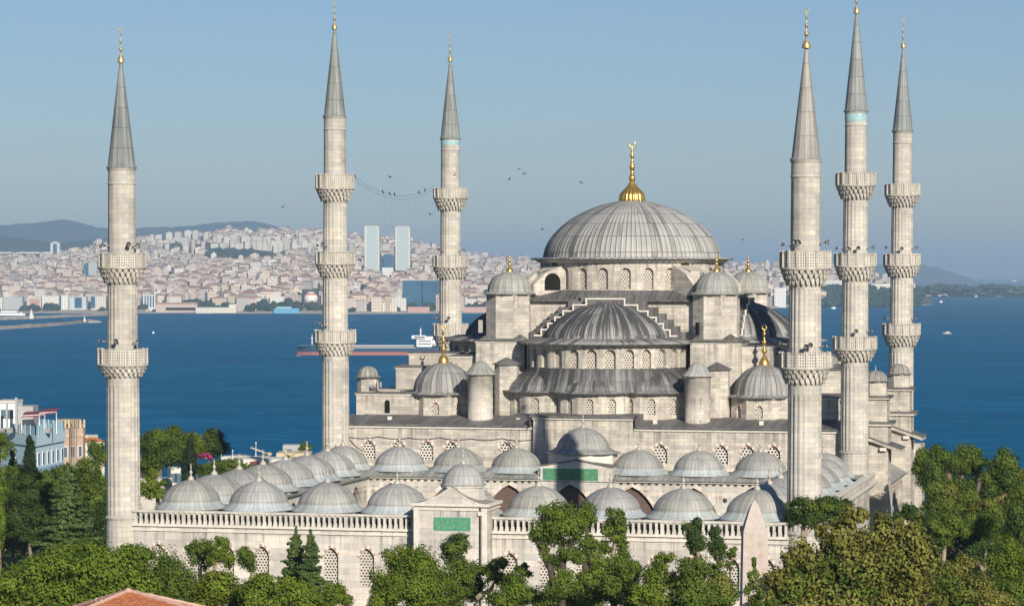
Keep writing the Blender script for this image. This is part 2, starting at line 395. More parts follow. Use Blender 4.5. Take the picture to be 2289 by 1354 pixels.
def finial(parent, cx, cy, z0, h, rb, mat='gold', bulbs=3, crescent=True, ribs=0, hb=None, name='finial'):
    """lathe-turned alem: bell base, stem with bulbs, crescent ring"""
    mb = MB(); hb = hb or h*.2
    if ribs:
        pr = [(rb*a, z0+hb*b) for a, b in ((1.05, 0), (1.03, .05), (.98, .07), (1.0, .15), (.98, .26), (.90, .38), (.76, .5), (.58, .61), (.42, .72), (.30, .83), (.22, .93), (.17, 1.0))]
        mb.lathe(cx, cy, pr, ribs*4, 0, rmod=lambda i, j: (1, .955, .90, .955)[i % 4])
    else:
        pr = [(rb, z0), (rb*1.02, z0+hb*.25), (rb*.72, z0+hb*.6), (rb*.35, z0+hb*.85), (rb*.22, z0+hb)]
        mb.lathe(cx, cy, pr, 14)
    zt = z0+h*(.86 if crescent else 1.0); z = z0+hb; seg = (zt-z)/bulbs; rs = rb*(.16 if ribs else .22)
    pr = [(rs*.9, z)]
    for k in range(bulbs):
        q = 1-.42*k/max(bulbs-1, 1); rr = (rb*.27 if ribs else rb*.54)*q; c = z+seg*(k+.55)
        if k % 2 and ribs: rr *= .7
        pr += [(rs*q, c-rr*1.1), (rr*.8, c-rr*.55), (rr, c), (rr*.8, c+rr*.55), (rs*q*.9, c+rr*1.1)]
    pr += [(rs*.35, zt)]
    mb.lathe(cx, cy, pr, 12)
    if crescent:
        rc = h*.052; c = Vector((cx, cy, zt+rc*1.05)); pts = []
        for k in range(17):
            a = -PI/2-PI*.86+2*PI*.86*k/16+PI
            a = PI/2+.42+(2*PI-.84)*k/16
            pts.append(c+Vector((rc*math.cos(a)*_r.x, rc*math.cos(a)*_r.y, rc*math.sin(a))))
        mb.tube(pts, [rc*(.10+.20*math.sin(PI*k/16)) for k in range(17)], 6)
        mb.tube([c+Vector((0, 0, -rc)), c+Vector((0, 0, -rc*.6))], rc*.2, 6)
    return mb.build(name, [M[mat]], parent)
def roof_quad(mb, a, b, c, d, m=0, rib=.62):
    """lead sheet a-b eave, c-d ridge; ribs run eave to ridge"""
    a, b, c, d = map(Vector, (a, b, c, d)); L = (b-a).length; H = ((c+d)/2-(a+b)/2).length
    o = a.dot((b-a).normalized()); s0 = ((d-a).dot((b-a).normalized()), (c-a).dot((b-a).normalized()))
    mb.face([a, b, c, d], m, [(o/rib, 0), ((o+L)/rib, 0), ((o+s0[1])/rib, H), ((o+s0[0])/rib, H)])
def flat_roof(mb, x0, x1, y0, y1, z, m=0, th=.16, rib=.62, ov=.25, m_under=None):
    x0 -= ov; x1 += ov; y0 -= ov; y1 += ov
    mb.box(x0, x1, y0, y1, z, z+th, m)
    mb.f.pop(-2); mb.m.pop(-2); mb.uv.pop(-2); mb.sm.pop(-2); mb.col.pop(-2)
    roof_quad(mb, (x0, y0, z+th), (x1, y0, z+th), (x1, y1, z+th), (x0, y1, z+th), m, rib)
def horn(parent, p, d, L=.75, r=.34, mat='horn_grey', name='loudspeaker'):
    """horn loudspeaker at p opening along d"""
    mb = MB(); d = Vector(d).normalized(); p = Vector(p)
    x = d.cross(Vector((0, 0, 1))).normalized(); y = d.cross(x); n = 12
    prof = [(0.10, -.35), (.13, -.1), (.10, 0), (.14, .35), (.22, .7), (1.0, 1.0), (.85, .97), (.12, .4)]
    b = len(mb.v)
    for (rr, l) in prof:
        rad = r*rr if rr > .3 else r*rr*1.6
        for k in range(n):
            a = 2*PI*k/n; mb.v.append(tuple(p+d*(l*L)+(x*math.cos(a)+y*math.sin(a))*rad))
    for j in range(len(prof)-1):
        for k in range(n):
            k2 = (k+1) % n; mb.addf((b+j*n+k, b+j*n+k2, b+(j+1)*n+k2, b+(j+1)*n+k), 1 if j >= 5 else 0, None, True)
    mb.tube([p, p-d*.25*L, p-d*.5*L-Vector((0, 0, .2))], .05, 6, 1)
    return mb.build(name, [M[mat], M['iron']], parent)
# ---------------------------------------------------------------- minarets
def minaret(px, pos, spec, label):
    """spec in photograph pixels: y rows and half widths, turned into metres at the minaret's own distance"""
    d = (Vector((pos[0], pos[1], 0))-CAM).dot(_fh); k = d/FPX
    X, Y = pos
    zy = lambda y: at(px, y, d).z
    root = thing('minaret', label, 'minaret', (X, Y, 0), 'minarets of the mosque')
    NF = spec.get('flutes', 20)
    groove = lambda i, j: (.945 if i % 4 == 0 else 1.0)
    # foot and band
    bal = spec['bal']                       # (parapet top, slab, corbel foot, half width) from top to bottom
    sh = spec['sh']                         # shaft half widths from top section to bottom
    mb = MB(); zb = spec.get('base_z', -1.0)
    yband = spec['band']; rb = sh[-1]*k
    mb.lathe(X, Y, [(rb*spec.get('flare', 1.22), zb), (rb*spec.get('flare', 1.22)*.97, zb+(zy(yband)-zb)*.35), (rb*1.03, zy(yband)-.15), (rb*1.10, zy(yband)-.1), (rb*1.10, zy(yband)+.12), (rb*1.02, zy(yband)+.2)], 20, 0, smooth=False)
    mb.build('base', [M['minaret_stone']], root)
    mb = MB()
    tops = [spec['eave']]+[b[0] for b in bal]
    bots = [b[0]+4 for b in bal]+[yband]
    for i in range(len(sh)):
        zt = zy(bal[i-1][2]-4) if i else zy(spec['eave'])
        z0 = zy(bots[i])-.3
        rt, r0 = sh[i]*k*.985, sh[i]*k*1.015
        H = zt-z0
        if i == 0:
            mb.lathe(X, Y, [(r0, z0), (rt*1.003, zt-1.75), (rt, zt-1.7), (rt*1.05, zt-1.66), (rt*1.05, zt-1.52), (rt*1.01, zt-1.48), (rt*1.01, zt-1.4), (rt*1.0, zt-.4), (rt*1.0, zt-.3), (rt*1.05, zt-.2), (rt*1.10, zt)], 48, 0, rmod=(lambda i, j: .965 if i % 4 == 0 and j < 2 else 1.0) if spec.get('fl_top', 1) else None)
        else:
            f = lambda i, j: (.90 if i % 4 == 0 and 1 < j < 5 else 1.0)
            mb.lathe(X, Y, [(r0, z0), (r0*.999, z0+.3), (r0*.998, z0+.35), (rt*1.002, zt-H*.095), (rt, zt-H*.09), (rt, zt-H*.08), (rt, zt)], NF*4, 0, rmod=f)
    mb.build('shaft', [M['minaret_stone']], root)
    for bi, (yt, ys, yc, hw) in enumerate(bal):
        r = hw*k; rs = sh[min(bi+1, len(sh)-1)]*k
        zt, zs, zc = zy(yt), zy(ys), zy(yc)
        mb = MB()
        # solid core and slab
        mb.lathe(X, Y, [(rs*.99, zc-.15), (rs*1.03, zc), (rs+.05*(r-rs), zc+(zs-zc)*.35), (rs+.18*(r-rs), zc+(zs-zc)*.66), (rs+.42*(r-rs), zs-.22), (r*1.0, zs-.18), (r*1.035, zs-.05), (r*1.035, zs+.06), (r*.95, zs+.07), (rs*.9, zs+.07)], 48, 0, smooth=False)
        # stalactite teeth in three tiers
        N = 24
        for t, (fz0, fz1, fr) in enumerate(((0.0, .36, .46), (.30, .68, .74), (.62, .97, .97))):
            z0 = zc+(zs-zc)*fz0-.12; z1 = zc+(zs-zc)*fz1; ro = rs+(r-rs)*fr; ri = rs*.98
            for q in range(N):
                a = 2*PI*(q+.5*(t % 2))/N; w = 2*PI/N*.36
                def pt(rad, ang, z): return (X+rad*math.sin(ang), Y-rad*math.cos(ang), z)
                o = [pt(ro, a-w, z1), pt(ro, a+w, z1)]; lo = [pt(ro*.985, a-w*.75, z0+(z1-z0)*.4), pt(ro*.985, a+w*.75, z0+(z1-z0)*.4)]
                tip = pt(rs+(ro-rs)*.72, a, z0); inr = [pt(ri, a-w, z1), pt(ri, a+w, z1)]
                mb.face([lo[0], lo[1], o[1], o[0]]); mb.face([lo[0], tip, lo[1]])
                mb.face([inr[0], lo[0], o[0]]); mb.face([lo[1], inr[1], o[1]])
                mb.face([inr[0], tip, lo[0]]); mb.face([tip, inr[1], lo[1]])
                mb.face([o[0], o[1], inr[1], inr[0]])
            mb.lathe(X, Y, [(ri, z1-.02), (ro*.985, z1-.02), (ro*.985, z1+.08), (ri, z1+.08)], 48, 0, smooth=False)
        bo = mb.build('balcony', [M['minaret_stone']], root)
        pp = MB(); NP = 16
        r2 = r*1.0
        pp.lathe(X, Y, [(r2, zs+.07), (r2, zt-.1)], NP, 1, -PI+PI/NP, PI+PI/NP, smooth=False)
        pp.lathe(X, Y, [(r2-.16, zt-.1), (r2-.16, zs+.07)], NP, 0, -PI+PI/NP, PI+PI/NP, smooth=False)
        pp.lathe(X, Y, [(r2-.20, zt-.1), (r2+.05, zt-.1), (r2+.05, zt+.02), (r2-.20, zt+.02), (r2-.2, zt-.1)], NP, 0, -PI+PI/NP, PI+PI/NP, smooth=False)
        for q in range(NP):
            a = 2*PI*(q+.5)/NP
            for e in (-.0,):
                cx, cy = X+(r2+.0)*math.sin(a), Y-(r2+.0)*math.cos(a)
                pp.box(cx-.10, cx+.10, cy-.10, cy+.10, zs+.07, zt+.10, 0, rot=a)
        pp.build('parapet', [M['minaret_stone'], M['pierced']], bo)
        # dark doorway onto the balcony
        if spec.get('horns', {}).get(bi):
            for (ang, tilt) in spec['horns'][bi]:
                a = R(ang); rr = (sh[bi]*k+.30)
                dv = Vector((math.sin(a), -math.cos(a), tilt))
                horn(root, (X+rr*math.sin(a), Y-rr*math.cos(a), zt+.62+.3*random.random()), dv, .58, .25)
    # spire
    ze = zy(spec['eave']); zt = zy(spec['tip']); re = spec['cone']*k
    mb = MB()
    nrib = 14; pr = [(re*1.10, ze-.02), (re*1.09, ze+.12), (re*1.0, ze+.18)]
    for q in range(1, 13):
        t = q/12; pr.append((re*(1-t)**.96*(1) + .10*t, ze+.18+(zt-ze-.18)*t))
    mb.lathe(X, Y, pr, nrib*4, 0, rmod=lambda i, j: (1.035 if i % 4 == 0 else 1.0), ribs=nrib)
    mb.build('spire', [M[spec.get('lead', 'lead_spire')]], root)
    if spec.get('tiles'):
        mb = MB(); y0, y1 = spec['tiles']; rt = sh[0]*k*1.015
        mb.lathe(X, Y, [(rt, zy(y1)), (rt, zy(y0))], 32, 0); mb.build('tile_band', [M['turq']], root)
    finial(root, X, Y, zt-.35, zy(spec['ftop'])-zt+.35, spec.get('frb', .34), 'dullgold', 3, True, hb=.9)
    return root
H_ALL = {0: [(-60, .1), (-15, -.1), (60, .1)]}
minaret(271, (-34.64, 0), dict(bal=[(567, 598, 632, 52), (780, 815, 840, 55)], sh=[30.5, 33.5, 37], eave=376, cone=30, tip=133, ftop=56, band=1155, flare=1.18, base_z=-2,
        horns={0: [(-62, .05), (-40, .15), (38, .05), (66, .1)], 1: [(-75, .05), (4, .1), (60, .1)]}),
        'tall two-balcony minaret at the near left courtyard corner, left of all domes')
minaret(749, (-32, 65.63), dict(bal=[(391, 422, 449, 42), (563, 590, 618, 42.5), (738, 765, 792, 45)], sh=[24.5, 26.5, 28.5, 30.5], eave=261, cone=23, tip=60, ftop=-2, band=1008, flare=1.1,
        horns={1: [(-70, .1), (-25, .1)], 2: [(-70, .1), (-25, .1)]}),
        'three-balcony minaret beside the left front corner of the prayer hall')
minaret(1007, (-32, 122.36), dict(bal=[(421, 443, 470, 37), (571, 597, 622, 38.5), (724, 750, 774, 38)], sh=[21, 22.5, 25, 26.5], eave=311, cone=21, tip=132, ftop=72, band=960, flare=1.1, tiles=(314, 325),
        horns={1: [(-30, .1), (70, .1)], 2: [(-75, .1), (8, .1)]}),
        'slim minaret with a turquoise tile band rising behind the left corner dome')
minaret(1800, (34.64, 0), dict(bal=[(562, 600, 637, 55.5), (788, 822, 856, 56)], sh=[33, 36, 38], eave=358, cone=31, tip=100, ftop=16, band=1190, flare=1.15, base_z=-2, lead='lead_spire_warm', frb=.42,
        horns={0: [(-75, .1), (-20, -.05), (-10, -.1), (75, .1)], 1: [(-80, .1), (10, -.05), (70, .1), (20, 0)]}),
        'thick near right minaret with a weathered buff spire, behind the obelisk')
minaret(1912, (32, 65.63), dict(bal=[(387, 415, 445, 43.5), (567, 595, 625, 45.5), (753, 780, 806, 48)], sh=[24.5, 27.5, 29.5, 31], eave=250, cone=24.5, tip=24, ftop=-48, band=1010, flare=1.1, tiles=(255, 272),
        horns={1: [(-15, -.05), (15, -.05), (75, .1), (-80, .1)], 2: [(10, -.05), (65, .1)]}),
        'three-balcony minaret whose spire is cut by the top edge, middle of the right three')
minaret(2016, (32, 122.36), dict(bal=[(412, 437, 462, 38), (568, 593, 618, 40), (724, 748, 772, 41)], sh=[21.5, 24, 25.5, 27.5], eave=294, cone=21.5, tip=102, ftop=38, band=985, flare=1.1,
        horns={1: [(-65, .1), (5, -.05), (65, .1)], 2: [(-65, .1), (60, .1)]}),
        'slim rear right minaret, rightmost of all, its foot against the open sea')
# ---------------------------------------------------------------- prayer hall
HALL = thing('prayer_hall', 'great stone prayer hall with cascading grey lead domes and a gilded central finial', 'mosque', (-.6, 94, 0))
ST = [M['stone'], M['trim'], M['red_stone']]
# front wall with upper windows
mb = MB(); vo = MB(); wins = []
VF = 66.2
def opsL(us, x0): return [(u-x0, 1.65, 13.2, 15.55, 'pointed') for u in us]
wins += bay_wall(mb, (-31.2, VF), (-6.84, VF), -1, 17.1, opsL([-27.9, -24.1, -20.5, -17.4, -10.5], -31.2), .35)
bay_wall(mb, (-6.84, VF-.7), (5.25, VF-.7), -1, 18.4, [], .3)
wins += bay_wall(mb, (5.25, VF), (30.1, VF), -1, 17.1, opsL([8.6, 16.0, 19.2, 22.3, 26.0], 5.25), .35)
mb.box(-31.9, -31.2, VF-.1, VF+.9, -1, 17.1); mb.box(30.1, 30.8, VF-.1, VF+.9, -1, 17.1)
mb.box(-6.95, -6.84, VF-.7, VF+.9, -1, 18.4); mb.box(5.25, 5.36, VF-.7, VF+.9, -1, 18.4)
mb.box(-31.7, 30.6, VF+.9, 122, -1, 17.1)
mb.box(-32.0, -7.05, VF-.22, VF+.5, 17.1, 17.42, 1); mb.box(5.46, 30.9, VF-.22, VF+.5, 17.1, 17.42, 1); mb.box(-7.05, 5.46, VF-.95, VF+.5, 18.4, 18.66, 1)
for w in wins: voussoirs(mb, w, .32)
mb.build('wall', ST, HALL)
for w in wins: window(w, HALL, 'grille_big')
# sheet lead roof over the front aisle
mb = MB(); 
mb.box(-32.3, -7.3, VF-.5, VF+.2, 17.42, 17.58); mb.box(5.7, 31.2, VF-.5, VF+.2, 17.42, 17.58); mb.box(-7.3, 5.7, VF-1.2, VF+.2, 18.66, 18.84)
roof_quad(mb, (-32.3, VF-.5, 17.59), (-7.3, VF-.5, 17.59), (-7.3, 73.5, 18.55), (-32.3, 73.5, 18.35))
roof_quad(mb, (5.7, VF-.5, 17.59), (31.2, VF-.5, 17.59), (31.2, 73.5, 18.35), (5.7, 73.5, 18.55))
roof_quad(mb, (-7.3, VF-1.2, 18.85), (5.7, VF-1.2, 18.85), (5.7, 72, 19.0), (-7.3, 72, 19.0))
mb.face([(-7.3, VF-1.2, 18.84), (-7.3, 72, 19.0), (-7.3, 72, 17.6), (-7.3, VF-1.2, 17.6)]); mb.face([(5.7, VF-1.2, 17.6), (5.7, 72, 17.6), (5.7, 72, 19.0), (5.7, VF-1.2, 18.84)])
roof_quad(mb, (-7.3, 69.6, 18.9), (-7.3, 66.0, 17.62), (-11.5, 67.5, 17.72), (-10.6, 71, 18.7)); 
roof_quad(mb, (-32.3, 73.5, 18.35), (31.2, 73.5, 18.35), (31.2, 122.3, 18.0), (-32.3, 122.3, 18.0))
for x, y in ((-9.5, 68.5), (7.6, 68.2), (20.5, 68.6), (-26, 69)): mb.box(x-.25, x+.25, y-.2, y+.2, 17.7, 18.35, 1)
mb.build('roof', [M['lead_roof'], M['trim']], HALL)
# corner domes
for ci, (cx, cy) in enumerate(((-21.0, 76.2), (19.7, 76.2))):
    mb = MB(); P = ngon(cx, cy, 4.15, 8); ww = []
    for i in range(8):
        a, b = P[i-1], P[i]
        mx, my = (a[0]+b[0])/2, (a[1]+b[1])/2; L = math.dist(a, b)
        front = my < cy+.5
        r_ = bay_wall(mb, a, b, 17.6, 20.75, [(L/2, .82, 18.45, 20.0, 'pointed')] if front else [], .25)
        for q in r_: voussoirs(mb, q, .30)
        ww += r_
    mb.prism(ngon(cx, cy, 4.4, 8), 20.75, 20.93, 1)
    dr = mb.build('drum', ST, HALL)
    for w in ww: window(w, dr)
    dm = dome('corner_dome', HALL, cx, cy, 3.75, 21.25, 3.6, 34, 'lead_corner', [(4.6, 20.93), (4.58, 21.02), (3.95, 21.2)], 2.0, .016)
    finial(dm, cx, cy, 24.75, 5.1, .68, 'gold', 3, True, hb=1.25)
# round stair turrets standing on the front roof
for cx in (-14.75, 12.45):
    mb = MB(); mb.lathe(cx, 70.3, [(1.75, 17.3), (1.7, 17.9), (1.56, 18.0), (1.56, 23.35), (1.68, 23.4), (1.70, 23.6)], 32)
    tu = mb.build('stair_turret', [M['stone']], HALL)
    mb = MB(); mb.lathe(cx, 70.3, [(1.72, 23.55), (2.0, 23.6), (1.98, 23.7), (1.55, 24.0), (1.25, 24.35), (1.0, 24.75), (.7, 25.05), (.3, 25.22), (.06, 25.3)], 64, 0, rmod=ribbed(.05), ribs=16)
    mb.tube([(cx, 70.3, 25.2), (cx, 70.3, 25.75)], [.07, .03]); mb.ell((cx, 70.3, 25.75), .12, .12, .14)
    mb.build('turret_cap', [M['lead_court']], tu)
# main cube, tower bases and corner masses
CU, CV = -.25, 94.0
mb = MB(); mb.box(CU-12.7, CU+12.7, CV-13.2, CV+13.2, 17.4, 32.55); mb.build('central_cube', [M['drum_stone']], HALL)
def mass(x0, x1, y0, y1, z0, z1, ov, name='block', pyr=None):
    x0, x1 = sorted((x0, x1)); mb = MB(); mb.box(x0, x1, y0, y1, z0, z1); mb.box(x0-.1, x1+.1, y0-.1, y1+.1, z1-.22, z1-.02, 1)
    o = mb.build(name, ST, HALL); mb = MB(); flat_roof(mb, x0, x1, y0, y1, z1, 0, .15, .6, ov)
    if pyr: mb.cone(pyr[0], z1+.16, pyr[1], 0, .6)
    mb.build('block_roof', [M['lead_roof']], o); return o
for sx in (-1, 1):
    for sy in (-1, 1):
        bx, by = CU+sx*13.7, CV+sy*13.2
        mass(bx-3.15, bx+3.15, by-3.4, by+3.4, 17.5, 27.55, .3, 'tower_base', (ngon(bx-.2*sx, by, 4.3, 4), (bx-.3*sx, by, 30.0)))
        mass(bx+sx*3.16, bx+sx*6.6, by-2.2, by+2.4, 17.5, 27.0 if sx > 0 else 25.6, .2)
        mass(CU+sx*17.2, CU+sx*27.4, CV+sy*7-3, CV+sy*7+3, 17.5, 25.8 if sy < 0 else 25.0, .25)
    mass(CU+sx*21.5, CU+sx*31.3, 73.2, 90, 17.5, 21.0, .25)
    x0, x1 = sorted((CU+sx*22.2, CU+sx*29))
    mass(x0, x1, 83.5, 92.5, 20.5, 23.95, .25, 'block', ([(x0-.2, 83.3), (x1+.2, 83.3), (x1+.2, 92.7), (x0-.2, 92.7)], ((x0+x1)/2, 88, 25.2)))
    mass(CU+sx*17, CU+sx*30.5, 104, 116, 17.5, 21.0, .25)
P_ = [(-27.85+.65*k/8, 18.5) for k in (0, 8)]
mb = MB(); ap_ = arch_pts(-27.5, .68, 18.55, 20.2, 'round'); mb.face([(x, 73.15, z) for x, z in [(-27.84, 18.55)]+ap_+[(-27.16, 18.55)]]); mb.build('doorway', [M['dark']], HALL)
mb = MB(); mb.box(-16.7, -16.2, 77.2, 77.5, 28.6, 30.2); mb.build('notice_board', [M['white_metal']], HALL)
# cables and downpipes on the front wall
mb = MB(); rc = random.Random(3)
def drape(a, b_, sag, y=VF-.12):
    mb.tube([(a[0]+(b_[0]-a[0])*t, y, a[1]+(b_[1]-a[1])*t-sag*4*t*(1-t)) for t in [q/8 for q in range(9)]], .035, 4)
for k in range(6): drape((-30.5+k*3.9, 15.9+.1*(k % 2)), (-26.6+k*3.9, 15.9+.1*((k+1) % 2)), .22)
drape((-31.3, 17.2), (-28.5, 14.2), .6); drape((-31.3, 16.6), (-29.0, 13.2), .5); drape((-10.5, 15.9), (-8.0, 14.0), .1)
mb.tube([(-31.75, VF-.25, 17.4), (-31.75, VF-.25, 11.9)], .13, 6); mb.tube([(-31.3, VF-.2, 17.6), (-31.3, VF-.2, 12)], .09, 6); mb.tube([(30.7, VF-.25, 17.2), (30.7, VF-.25, 11.9)], .08, 6)
mb.build('wall_cables', [M['iron']], HALL)
mb = MB(); mb.box(-29.6, -26.4, 75.2, 77.6, 21.16, 21.42); mb.build('roof_hatch', [M['white_metal']], HALL)
# small octagonal stair towers behind the turrets
for cx, cy, zt in ((-12.3, 74.2, 24.7), (14.2, 74.4, 24.25)):
    mb = MB(); mb.prism(ngon(cx, cy, 1.55, 8), 17.6, zt); s_ = mb.build('stair_tower', [M['stone']], HALL)
    mb = MB(); mb.prism(ngon(cx, cy, 1.85, 8), zt, zt+.1); mb.cone(ngon(cx, cy, 1.85, 8), zt+.1, (cx, cy, zt+.95), 0, .5); mb.build('tower_roof', [M['lead_roof']], s_)
# little lantern turrets on the side roofs
for cx, cy, zb, ri in ((-30.6, 75.2, 21.1, 1.35),):
    mb = MB(); mb.prism(ngon(cx, cy, ri, 8), zb, zb+1.75); mb.prism(ngon(cx, cy, ri+.12, 8), zb+1.75, zb+1.85, 1); l_ = mb.build('lantern_turret', ST, HALL)
    dome('lantern_cap', l_, cx, cy, ri*.95, zb+2.0, 1.25, 12, 'lead_corner', [(ri+.35, zb+1.85), (ri+.3, zb+1.92), (ri, zb+2.0)], 2.2, .05, 8)
    mb = MB(); mb.tube([(cx+1.4, cy-1.6, 21.2), (cx+1.4, cy-1.6, 22.0), (cx+2.4, cy-1.6, 22.1)], .06)
    for k in range(4): mb.box(cx+.9+k*.35, cx+1.1+k*.35, cy-1.9, cy-1.5, 21.6+.15*(k % 2), 22.1+.12*k, rot=.3*k)
    mb.build('floodlight_cluster', [M['horn_grey']], HALL)
# half domes on the four sides
def half_dome(ang, detail):
    ca, sa = math.cos(ang), math.sin(ang)
    cx, cy = CU+14.0*sa, CV-14.0*ca
    if ang == 0: cx -= .35
    r = 10.25; mb = MB(); ww = []
    st = R(13)
    for k in range(-7, 8):
        if abs(k) > 6: continue
        a0, a1 = ang+(k-.5)*st, ang+(k+.5)*st
        A = (cx+r*math.sin(a0), cy-r*math.cos(a0)); B = (cx+r*math.sin(a1), cy-r*math.cos(a1)); L = math.dist(A, B)
        ww += bay_wall(mb, A, B, 23.6, 27.15, [(L/2, 1.25, 24.45, 26.75, 'round')], .5)
    for a0 in (-6.5*13, ):
        pass
    mb.lathe(cx, cy, [(10.3, 27.15), (10.75, 27.2), (10.75, 27.36), (9.7, 27.36)], 60, 1, ang-R(88), ang+R(88), smooth=False)
    dr = mb.build('half_dome_drum', [M['drum_stone'], M['trim']], HALL)
    if detail:
        for w in ww: window(w, dr)
    else:
        mb = MB()
        for pts, uv, _, _ in ww: mb.face(list(reversed(pts)), 0, list(reversed(uv)))
        mb.build('window_row', [M['grille']], dr)
    dome('half_dome', HALL, cx, cy, 8.05, 28.05, 4.6, 104, 'lead_half', [(11.35, 27.36), (11.3, 27.5), (10.3, 27.72), (9.2, 27.98)], 1.6, .012, 18, ang-PI/2, ang+PI/2)
    # stepped gable behind the half dome
    def L2(x, y, z):                                  # x along the face, y outward
        return (cx+x*ca+y*sa, cy+x*sa-y*ca, z)
    mb = MB(); steps = [(2.5, 33.0), (4.15, 32.24), (5.45, 31.48), (6.5, 30.7), (7.4, 29.92), (8.25, 29.15), (9.1, 28.4)]
    def stair(off_x, off_z, y0, y1, m):
        P = [(-(steps[-1][0]+off_x), 27.6)]
        S = [(a+off_x, b+off_z) for a, b in steps]
        pl = []
        for i in range(len(S)-1, -1, -1):
            a, b = S[i]; pl.append((-a, b)); 
            if i: pl.append((-S[i-1][0], b))
        pr = [(-a, b) for a, b in reversed(pl)]
        out = [(-S[-1][0], 27.6)]+pl+pr+[(S[-1][0], 27.6)]
        for i in range(len(out)-1):
            a, b = out[i], out[i+1]
            mb.face([L2(a[0], y0, a[1]), L2(b[0], y0, b[1]), L2(b[0], y1, b[1]), L2(a[0], y1, a[1])], m)
            if abs(a[1]-b[1]) < 1e-6 and i not in (0, len(out)-2):
                mb.face([L2(a[0], y1, 27.6), L2(b[0], y1, 27.6), L2(b[0], y1, b[1]), L2(a[0], y1, a[1])], m)
        return out
    stair(.85, .34, -1.2, .75, 0)
    out = stair(-.05, -.12, -1.2, 1.7, 0)
    for i in range(len(out)-1):
        a, b = out[i], out[i+1]; t = .10
        if i in (0, len(out)-2): continue
        x0, x1 = sorted((a[0], b[0])); z0, z1 = sorted((a[1], b[1]))
        if x1-x0 > .01: x0 -= t; x1 += t; z0 -= t; z1 += t-.01
        else: x0 -= t-.012; x1 += t-.012; z0 += t; z1 -= t
        c8 = [L2(*p) for p in ((x0, 1.65, z0), (x1, 1.65, z0), (x1, 1.86, z0), (x0, 1.86, z0), (x0, 1.65, z1), (x1, 1.65, z1), (x1, 1.86, z1), (x0, 1.86, z1))]
        for f in ((3, 2, 6, 7), (4, 7, 6, 5), (0, 1, 2, 3), (0, 3, 7, 4), (1, 5, 6, 2)): mb.face([c8[j] for j in f], 1)
    mb.build('stepped_gable', [M['lead_roof'], M['trim']], HALL)
    # three lower apses
    for ai, (dx, dy) in enumerate(((0, 6.1), (-6.5, 3.9), (6.5, 3.9))):
        if not detail and ai == 0 and False: continue
        ax, ay, _ = L2(dx, dy, 0); rr = 5.55; mb = MB(); ww = []
        aa = ang+(0, -R(38), R(38))[ai]
        for k in range(-3, 4):
            a0, a1 = aa+(k-.5)*R(30), aa+(k+.5)*R(30)
            A = (ax+rr*math.sin(a0), ay-rr*math.cos(a0)); B = (ax+rr*math.sin(a1), ay-rr*math.cos(a1)); L = math.dist(A, B)
            # keep walls off the neighbours' insides
            mx, my = (A[0]+B[0])/2, (A[1]+B[1])/2
            inside = any(math.dist((mx, my), L2(ox, oy, 0)[:2]) < rr-.35 for oi, (ox, oy) in enumerate(((0, 6.1), (-6.5, 3.9), (6.5, 3.9))) if oi != ai)
            w_ = bay_wall(mb, A, B, 17.8, 21.35, [(L/2, .95, 18.75, 20.75, 'round')] if detail else [], .28)
            if not inside: ww += w_
        mb.lathe(ax, ay, [(5.5, 21.25), (5.85, 21.3), (5.85, 21.42), (5.0, 21.42)], 40, 1, aa-R(105), aa+R(105), smooth=False)
        w0 = mb.build('apse_wall', [M['drum_stone'], M['trim']], HALL)
        for w in ww: window(w, w0)
        dome('apse_roof', HALL, ax, ay, 5.6, 21.7, 3.0, 56, 'lead_apse', [(6.3, 21.42), (6.27, 21.52), (5.7, 21.66)], 1.6, .014, 12)
    mb = MB()
    cxx, cyy, _ = L2(0, 0, 0)
    mb.lathe(cxx, cyy, [(11.5, 21.5), (11.05, 22.2), (10.6, 23.3), (10.22, 24.45)], 60, 0, ang-PI/2, ang+PI/2, ribs=90)
    mb.build('apse_roof_skirt', [M['lead_apse']], HALL)
half_dome(0, True); half_dome(PI/2, False); half_dome(-PI/2, False)
# weight towers round the main dome
for sx in (-1, 1):
    for sy in (-1, 1):
        cx, cy = CU+sx*13.25+(.0), CV+sy*13.2
        mb = MB(); mb.prism(ngon(cx, cy, 3.0, 8), 27.5, 33.25); mb.prism(ngon(cx, cy, 3.15, 8), 33.25, 33.45, 1)
        if sy < 0 and sx > 0: mb.box(cx-2.15, cx-1.75, cy-2.62, cy-2.3, 28.4, 30.0, 2, rot=-PI/4)
        t_ = mb.build('weight_tower', [M['stone'], M['trim'], M['dark']], HALL)
        dm = dome('tower_dome', t_, cx, cy, 2.72, 33.75, 2.55, 20, 'lead_court', [(3.35, 33.45), (3.32, 33.56), (2.95, 33.7)], 2.1, .035, 10)
        finial(dm, cx, cy, 36.2, 2.15, .46, 'gold', 3, False, hb=.75)
# main dome: roof skirt, drum with windows, buttresses, dome, finial
mb = MB(); sq = [(CU-13.5, CV-14.0), (CU+13.5, CV-14.0), (CU+13.5, CV+14.0), (CU-13.5, CV+14.0)]
mb.prism(sq, 32.55, 32.72); rb_ = 11.9
for i in range(4):
    a, b = sq[i], sq[(i+1) % 4]; n_ = 8
    for k in range(n_):
        p = [a[0]+(b[0]-a[0])*k/n_, a[1]+(b[1]-a[1])*k/n_]; q = [a[0]+(b[0]-a[0])*(k+1)/n_, a[1]+(b[1]-a[1])*(k+1)/n_]
        tp = math.atan2(p[0]-CU, -(p[1]-CV)); tq = math.atan2(q[0]-CU, -(q[1]-CV))
        roof_quad(mb, (p[0], p[1], 32.73), (q[0], q[1], 32.73), (CU+rb_*math.sin(tq), CV-rb_*math.cos(tq), 33.95), (CU+rb_*math.sin(tp), CV-rb_*math.cos(tp), 33.95), 0, .6)
mb.build('drum_skirt', [M['lead_roof']], HALL)
mb = MB(); ww = []; rD = 11.95
